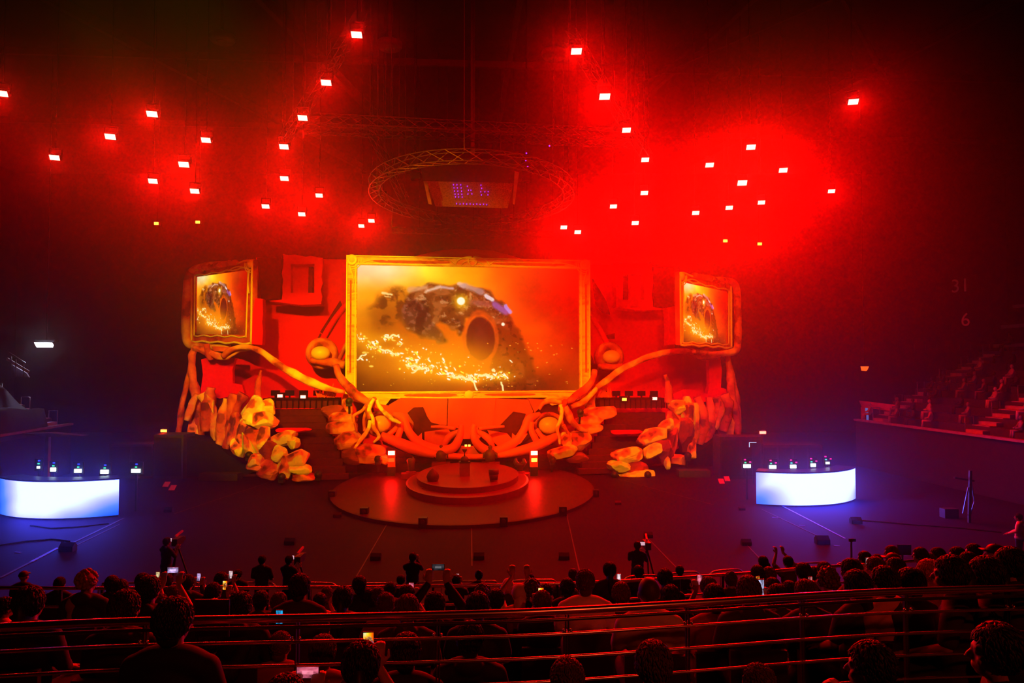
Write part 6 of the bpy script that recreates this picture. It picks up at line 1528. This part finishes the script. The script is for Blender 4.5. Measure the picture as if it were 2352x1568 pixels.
# px, py of the head, head width, pose, hair, hair colour, shirt, yaw, phone colour, custom label
CROWD = [
 (55,1324,20,'rest','cap','dark','dark',0,0,0),(138,1341,22,'rest','short','dark','dark',0,0,0),(201,1337,40,'rest','curly','fair','dark',0,0,'person with a big tousle of fair curly hair, left part of the crowd'),
 (258,1342,28,'rest','short','dark','black',0,0,0),(277,1354,32,'rest','long','dark','dark',0,0,0),(328,1336,28,'phone','short','dark','black',-.1,(1,.75,.35),0),(342,1357,48,'rest','short','dark','black',0,0,0),
 (385,1336,24,'rest','short','dark','dark',0,0,0),(432,1339,27,'phone','short','dark','dark',0,LILAC,0),(508,1333,27,'phone','short','dark','dark',0,PALE,0),(547,1320,17,'rest','short','dark','dark',0,0,0),
 (398,1366,30,'rest','short','brown','grey',0,0,0),(490,1361,32,'phone','short','dark','black',0,FIRE,0),(288,1400,62,'rest','short','dark','black',0,0,0),(366,1390,40,'raise','crop','brown','orange',0,LILAC,'person in orange-lit top raising a phone with a lilac screen, left part of the crowd'),
 (69,1388,58,'rest','long','dark','black',0,0,0),(13,1396,34,'chin','short','dark','orange',-.6,0,0),(175,1392,40,'clap','scarf','fair','orange',.3,0,'person with an orange-lit pale hood leaning over, left part of the crowd'),
 (552,1395,50,'rest','short','dark','black',0,(.02,.55,1.2),0),(600,1381,34,'rest','short','dark','dark',0,0,0),(689,1350,45,'rest','short','dark','dark',0,0,0),(641,1385,34,'rest','short','brown','red',0,0,0),
 (735,1382,28,'phone','short','dark','orange',0,PINK,0),(751,1365,27,'rest','crop','brown','dark',0,0,0),(788,1377,42,'rest','long','dark','black',0,0,0),(826,1344,30,'rest','short','dark','black',0,0,0),
 (842,1372,30,'rest','short','dark','dark',0,0,0),(868,1370,30,'rest','short','brown','dark',0,0,0),(897,1356,26,'rest','short','dark','dark',0,0,0),(886,1389,42,'rest','crop','brown','red',0,0,0),
 (934,1369,36,'phone','short','dark','dark',0,PINK,0),(936,1402,50,'rest','long','brown','dark',0,0,0),(999,1391,44,'raise','short','dark','black',0,(.05,.04,.05),'person lifting a phone high with both arms, left of the white knitted hat'),
 (921,1333,18,'rest','short','dark','dark',0,0,0),(1048,1333,19,'phone','short','dark','dark',0,PALE,0),(1100,1322,18,'rest','bun','dark','dark',0,0,0),(1107,1362,30,'rest','curly','brown','orange',0,0,0),
 (1097,1396,50,'rest','long','dark','black',0,0,0),(1140,1379,36,'rest','short','dark','dark',0,0,0),(1167,1348,27,'rest','beanie','white','dark',0,0,'person in a pale knitted hat in the middle of the crowd'),
 (1194,1366,36,'raise','scarf','white','white',0,0,'person with a pale cloth over head and shoulders beside the knitted hat'),(1222,1356,36,'rest','curly','brown','black',0,0,0),(1217,1330,19,'rest','short','dark','dark',0,0,0),
 (1246,1385,40,'phone','short','brown','black',0,FIRE,0),(1254,1360,28,'rest','short','dark','dark',0,0,0),(1278,1360,22,'rest','short','brown','dark',0,0,0),(1303,1351,32,'rest','short','dark','black',0,0,0),
 (1316,1320,20,'rest','short','brown','dark',0,0,0),(1316,1369,28,'rest','crop','brown','dark',0,0,0),
 (1344,1338,46,'rest','crop','brown','white',0,0,'big man in a white T-shirt with short hair towering over the middle of the crowd'),
 (1400,1311,28,'rest','long','dark','dark',0,PALE,0),(1402,1354,26,'phone','short','dark','dark',0,(.9,.9,1.2),0),(1426,1366,40,'rest','short','brown','dark',0,0,0),
 (1490,1362,56,'rest','bald','brown','white',0,0,'close-cropped man in a pale T-shirt, right neighbour of the big man'),
 (1527,1329,32,'rest','long','dark','dark',0,0,0),(1541,1371,38,'rest','long','dark','black',0,0,0),(1561,1311,18,'rest','short','dark','dark',0,0,0),(1466,1314,22,'rest','short','dark','dark',0,0,0),
 (1627,1350,36,'phone','short','brown','dark',0,PINK,0),(1640,1376,48,'rest','short','dark','red',0,0,0),(1678,1332,28,'rest','bun','brown','dark',0,0,0),(1682,1352,26,'rest','long','dark','dark',0,0,0),(1719,1360,52,'rest','short','brown','dark',0,0,0),
 (1739,1318,28,'rest','short','dark','dark',0,0,0),(1752,1291,20,'rest','short','dark','dark',.3,0,0),(1809,1291,20,'raise','short','dark','grey',.35,0,0),(1758,1302,18,'rest','long','dark','dark',.2,0,0),
 (1766,1322,28,'rest','short','brown','dark',.2,0,0),(1774,1348,30,'phone','short','dark','red',.2,(1,.35,.03),0),(1785,1372,42,'phone','short','dark','dark',.1,(.8,.8,1.3),0),(1813,1357,32,'rest','short','dark','dark',.2,0,0),
 (1844,1314,30,'rest','long','dark','dark',.3,0,0),(1851,1366,48,'rest','short','brown','dark',.2,0,0),(1870,1320,26,'rest','short','dark','dark',.3,0,0),(1892,1310,28,'rest','short','dark','dark',.3,0,0),
 (1898,1333,42,'rest','curly','brown','dark',.4,0,0),(1910,1352,34,'phone','short','dark','dark',.3,(1,.25,.25),0),(1953,1312,40,'rest','short','dark','dark',.5,0,0),(1984,1283,24,'rest','short','dark','grey',.7,0,0),
 (1966,1347,52,'rest','long','dark','dark',.4,0,0),(2009,1305,36,'rest','short','brown','orange',.5,0,0),(2013,1287,20,'rest','short','dark','red',.6,0,0),(2046,1270,24,'rest','short','brown','dark',.8,0,0),
 (2050,1288,28,'rest','cap','brown','dark',.8,0,0),(2056,1305,34,'phone','short','dark','grey',.5,PALE,0),(2112,1276,26,'rest','long','dark','dark',.9,0,0),(2136,1289,26,'rest','short','brown','red',.9,0,0),
 (2152,1276,26,'rest','short','dark','orange',.9,0,0),(2197,1276,28,'rest','short','dark','red',.9,0,0),(2222,1289,30,'rest','long','dark','dark',.9,0,0),(2234,1269,28,'rest','short','dark','dark',.95,0,0),
 (2284,1272,34,'rest','cap','dark','orange',1.0,0,0),(2030,1338,52,'rest','short','dark','orange',.45,0,0),(2089,1342,52,'rest','short','dark','dark',.4,0,0),(2131,1315,42,'rest','long','red','red',.5,0,'person with long reddish hair in the right part of the crowd'),
 (2182,1322,62,'rest','long','dark','dark',.9,PALE,0),(2262,1324,62,'rest','long','dark','dark',.9,0,0),(2318,1298,56,'rest','long','dark','dark',1.0,0,0),(2342,1345,56,'rest','short','dark','dark',1.0,0,0),
 (400,1430,80,'rest','short','dark','black',0,0,'big dark head with cropped hair left of the tablet, nearest the handrail'),
 (829,1532,80,'phone','long','dark','black',.1,FIRE,'dark long-haired head at the bottom with an orange-lit phone raised beside it'),
 (1303,1566,82,'rest','crop','brown','black',0,0,'top of a brown-haired head at the bottom edge below the fence, middle'),
 (1500,1530,80,'rest','short','brown','black',0,0,'large brown-haired head at the bottom edge, right of the middle'),
 (1996,1535,84,'chin','short','dark','black',.9,0,'large head in profile at the bottom right with a hand at the mouth'),
 (2286,1500,92,'rest','long','dark','black',1.1,0,'large dark head in profile in the lower right corner of the picture'),
 (655,1612,86,'phone','short','dark','black',0,PINK,'person at the bottom edge whose two hands hold up a phone with a pink screen'),
 (480,1478,52,'raise','short','dark','black',0,0,'person hidden behind the large black tablet they are holding up'),
 (645,1484,50,'rest','crop','brown','red',0,0,'brown-haired head just above the pink phone near the bottom'),
 (742,1500,58,'rest','short','brown','red',0,0,'person in a red top behind the fence, right of the pink phone'),
 (934,1500,64,'rest','short','dark','black',0,0,0),(1080,1470,60,'rest','short','dark','black',0,0,0),
 (1740,1572,70,'rest','crop','brown','black',.5,0,'top of a head barely rising at the bottom edge right of centre'),
 (2345,1440,60,'raise','short','dark','red',.9,0,'person at the right edge whose raised hands come into the picture'),
]
def bin_of(d): return 0 if d < 4.5 else 1 + int((d - 4.5) / .9)
ROWN = {}
prep = []
for c in CROWD:
    d = .186 * F / c[2] * math.cos(PIT)
    sc = 1.0
    if c[1] < 1450 and d < 6:
        rd = 2512 / (float(np.interp(c[0], [a for a, b in top_px], [b for a, b in top_px])) - 838) + .45
        if c[2] < 70 and d < rd: sc = min(1.16, rd / d); d = d * sc
    p = at(c[0], c[1], d)
    prep.append((c, d, p, sc)); ROWN.setdefault(bin_of(d), []).append(c[0])
seatm = None
occupied = {}
for c, d, p, sc in prep:
    px, py, w, pose, hair, hcol, shirt, yaw, ph, custom = c
    b = bin_of(d); row = sorted(ROWN[b]); k = row.index(px)
    where = '%s from left, %s' % (ORD[k], 'nearest row' if b == 0 else '%s row past handrail' % ORD[b - 1])
    hn = {'short': 'short %s hair', 'crop': 'cropped %s hair', 'bald': 'shaved head', 'curly': 'curly %s hair', 'long': 'long %s hair', 'bun': '%s hair in a bun', 'cap': '%s cap', 'beanie': '%s knitted hat', 'scarf': '%s hood', 'tail': '%s ponytail'}[hair]
    if '%s' in hn: hn = hn % hcol
    act = {'rest': 'sitting', 'phone': 'hands up', 'raise': 'arms raised', 'chin': 'hand at mouth', 'clap': 'hands together'}[pose]
    l_ = custom or 'person, %s, %s, %s' % (hn, act, where)
    long = shirt in ('dark', 'black') and (int(px) % 3 == 0)
    # the seat stands on the step under the person
    base = Vector((p.x, p.y, p.z - HC * sc))
    base = base - Matrix.Rotation(yaw, 3, 'Z') @ Vector((0, .02, 0))
    person(base, yaw, pose, hair, hcol, shirt, False, long, l_, scale=sc)
    s_ = Matrix.Rotation(yaw, 3, 'Z')
    # seat: pan, back, leg down to the step
    if seatm is None:
        mb = MB(); mb.box((0, .06, -.02), (.44, .42, .05)); m1 = ('seat_pan', mb)
        mb2 = MB(); mb2.box((0, -.19, .22), (.44, .04, .46)); m2 = ('backrest', mb2)
        mb3 = MB(); mb3.bar((0, 0, -.04), (0, 0, -1.0), .06, .3); m3 = ('pedestal', mb3)
        seatm = []
        for nm, q in (m1, m2, m3):
            me = bpy.data.meshes.new(nm); me.from_pydata(q.v, [], q.f); me.materials.append(mat('seat_plastic', (.03, .01, .012), .6)); seatm.append((nm, me))
    so = bpy.data.objects.new('stand_seat', None); COL.objects.link(so); so.location = base + Z * .39; so.rotation_euler = (0, 0, yaw)
    so['label'] = 'dark plastic stand seat, %s' % where; so['category'] = 'seat'; so['group'] = 'seats under the crowd'
    for nm, me in seatm:
        o = bpy.data.objects.new(nm, me); COL.objects.link(o); o.parent = so
    if ph:
        off = {'phone': Vector((0, .40, HC - .02)), 'raise': Vector((0, .31, 1.50)), 'rest': Vector((.20, .42, HC - .22))}[pose]
        q = base + s_ @ off
        big = px in (655,)
        phone_at(q, yaw, ph, 'glowing phone held up %s' % ({366: 'by the orange-lit person left of the tablet', 829: 'beside the long-haired head at the bottom', 655: 'in two hands at the bottom, pink screen'}.get(px, 'by the person ' + where)), land=px in (366, 655, 999, 735, 829 * 0), size=.85 if px != 1785 else 1.2, strength=1.0)
# the tablet
p = at(487, 1419, 4.75); r = empty('tablet', p - Z * .13, 'large black tablet held up over the left part of the crowd', 'tablet')
mb = MB(); mb.box(p, (.235, .012, .25)); mb.build('case', BLACK, r)
mb = MB(); mb.box(p - Vector((0, .008, 0)), (.215, .003, .23)); mb.build('dark_screen', mat('tablet_glass', (.01, .012, .01), .15, spec=.6), r)
# spectators standing or working on the floor
def camera_rig(p, l_, tall=1.6, cam_scale=1.0):
    r = empty('video_camera', Vector((p.x, p.y, 0)), l_, 'camera')
    mb = MB(); q = Vector((p.x, p.y, tall)); s = cam_scale
    mb.box(q, (.16 * s, .42 * s, .20 * s)); mb.box(q + Vector((0, .28 * s, 0)), (.12 * s, .2 * s, .12 * s)); mb.build('camera_body', BLACK, r)
    mb = MB(); mb.box(q + Vector((-.16 * s, -.18 * s, .08 * s)), (.13 * s, .03, .09 * s)); mb.build('viewfinder', emat('viewfinder', (.9, .5, .6), .8), r)
    mb = MB(); mb.bar(q + Vector((-.02, -.1, .16 * s)), q + Vector((.02, .25, .24 * s)), .05); mb.build('top_light', mat('red_plastic', (.6, .1, .1)), r)
    for k in range(3):
        a = 2.1 * k + .5; mb = MB(); mb.bar(q - Z * .12, Vector((p.x + .45 * math.cos(a), p.y + .45 * math.sin(a), 0)), .04); mb.build('tripod_leg', BLACK, r)
for (x, y, w, l_, pose, shirt, yaw, cam_, cl) in [
   (383, 1245, 16, 'cameraman in black standing on the floor at the left behind the crowd barrier', 'clap', 'black', -.5, (408, 1256), 'video camera on a tripod in front of the left cameraman'),
   (602, 1287, 18, 'person in dark top standing on the floor behind the barrier, left of the microphone rig', 'rest', 'dark', 0, None, 0),
   (664, 1287, 16, 'person in dark top with a red rim of light operating a camera', 'clap', 'dark', -.4, (688, 1292), 'video camera pointing up on a tripod left of centre'),
   (948, 1281, 16, 'slim person in black standing on the floor near the middle', 'phone', 'black', 0, None, 0),
   (1464, 1254, 16, 'cameraman in black standing on the floor right of the middle', 'clap', 'black', -.3, (1486, 1262), 'video camera with red-lit top on a tripod right of the middle'),
   (2340, 1188, 11, 'person in pale top walking on the floor at the right edge', 'rest', 'white', .8, None, 0)]:
    d = .186 * F / w; z_ = 1.665; d = (EYE - z_) / (-ray(x, y).z) * ray(x, y).y
    p = at(x, y, d); person(Vector((p.x, p.y, 0)), yaw, pose, 'short', 'dark', shirt, True, True, l_)
    if cam_:
        q = at(cam_[0], cam_[1], d + .6); camera_rig(q, cl, 1.55)
for (x, y0, y1, l_, s_) in [(1957, 1240, 1335, 'thin black stand with a small flag top on the floor at right', .5), (2074, 1262, 1330, 'black monitor on a thin stand between the heads on the right', 1.0)]:
    b = fl(x, y1 + 20, 0) if s_ < 1 else fl(x, 1350, 0); zt_ = at(x, y0, b.y).z; r = empty('equipment_stand', b, l_, 'stand')
    mb = MB(); mb.bar(b, Vector((b.x, b.y, zt_)), .04); mb.build('pole', BLACK, r)
    mb = MB(); mb.box((b.x + .06 * s_, b.y, zt_), (.5 * s_ * .8, .05, .3 if s_ == 1.0 else .08)); mb.build('head', BLACK, r)
# jib in the shadow on the right
b = fl(2226, 1200, 0); r = empty('camera_jib', b, 'folded camera jib with a hanging cable standing in the shadow on the right', 'camera')
mb = MB(); mb.bar(b, b + Vector((.1, 0, 2.2)), .1); mb.build('mast', TRUSSM, r)
mb = MB(); mb.bar(b + Vector((-.6, 0, 1.9)), b + Vector((.5, .4, 1.7)), .08); mb.build('arm', TRUSSM, r)
mb = MB(); mb.tube([b + Vector((.1, 0, 1.9)), b + Vector((.25, 0, .9)), b + Vector((.05, 0, .3)), b + Vector((-.25, 0, .4)), b + Vector((0, 0, 1.5))], .03, 6); mb.build('cable', STEEL, r)
b = fl(2180, 1188, 0); mb = MB(); mb.box(b + Z * .2, (.6, .4, .4)); mb.build('equipment_box', DARK, label='dark box on the floor left of the camera jib', cat='box')
# far spectators on the right stand
def far_mesh():
    mb = MB(); mb.ell((0, .02, .82), .085, .10, .12, n=8, m_=6); mb.ell((0, 0, .42), .2, .14, .30, n=8, m_=6)
    for s_ in (-1, 1):
        mb.tube([(s_ * .1, 0, .16), (s_ * .12, .4, .16), (s_ * .12, .42, -.25)], .07, 6); mb.tube([(s_ * .2, 0, .6), (s_ * .24, .12, .35), (s_ * .1, .3, .3)], .05, 6)
    me = bpy.data.meshes.new('spectator'); me.from_pydata(mb.v, [], mb.f); me.polygons.foreach_set('use_smooth', [True] * len(me.polygons)); me.materials.append(mat('far_cloth', (.3, .2, .2))); return me
fm = far_mesh(); rnd = random.Random(12); FC = [mat('far_cloth', (.3, .2, .2)), mat('far_cloth_dark', (.04, .03, .03)), mat('far_cloth_dark', (.04, .03, .03)), mat('far_cloth_pale', (.6, .4, .38))]
for k in range(12):
    for j in range(15):
        s_ = -8 + 1.5 * j + rnd.uniform(-.3, .3)
        if 3.2 < s_ < 4.8 or 11.4 < s_ < 12.9 or rnd.random() < .38 or s_ > 13 - .1 * k: continue
        o = bpy.data.objects.new('spectator', fm); COL.objects.link(o)
        o.location = RB + RO * (.75 + .8 * k) + RA * s_ + Z * (3.0 + .42 * k + .28); o.rotation_euler = (0, 0, 1.2 + rnd.uniform(-.3, .3))
        o.material_slots[0].link = 'OBJECT'; o.material_slots[0].material = rnd.choice(FC)
        tag(o, 'tiny dim spectator on the right stand, %s row, %s seat from left' % (ORD[k], ORD[14 - j]), 'person', 'spectators on the right stand')
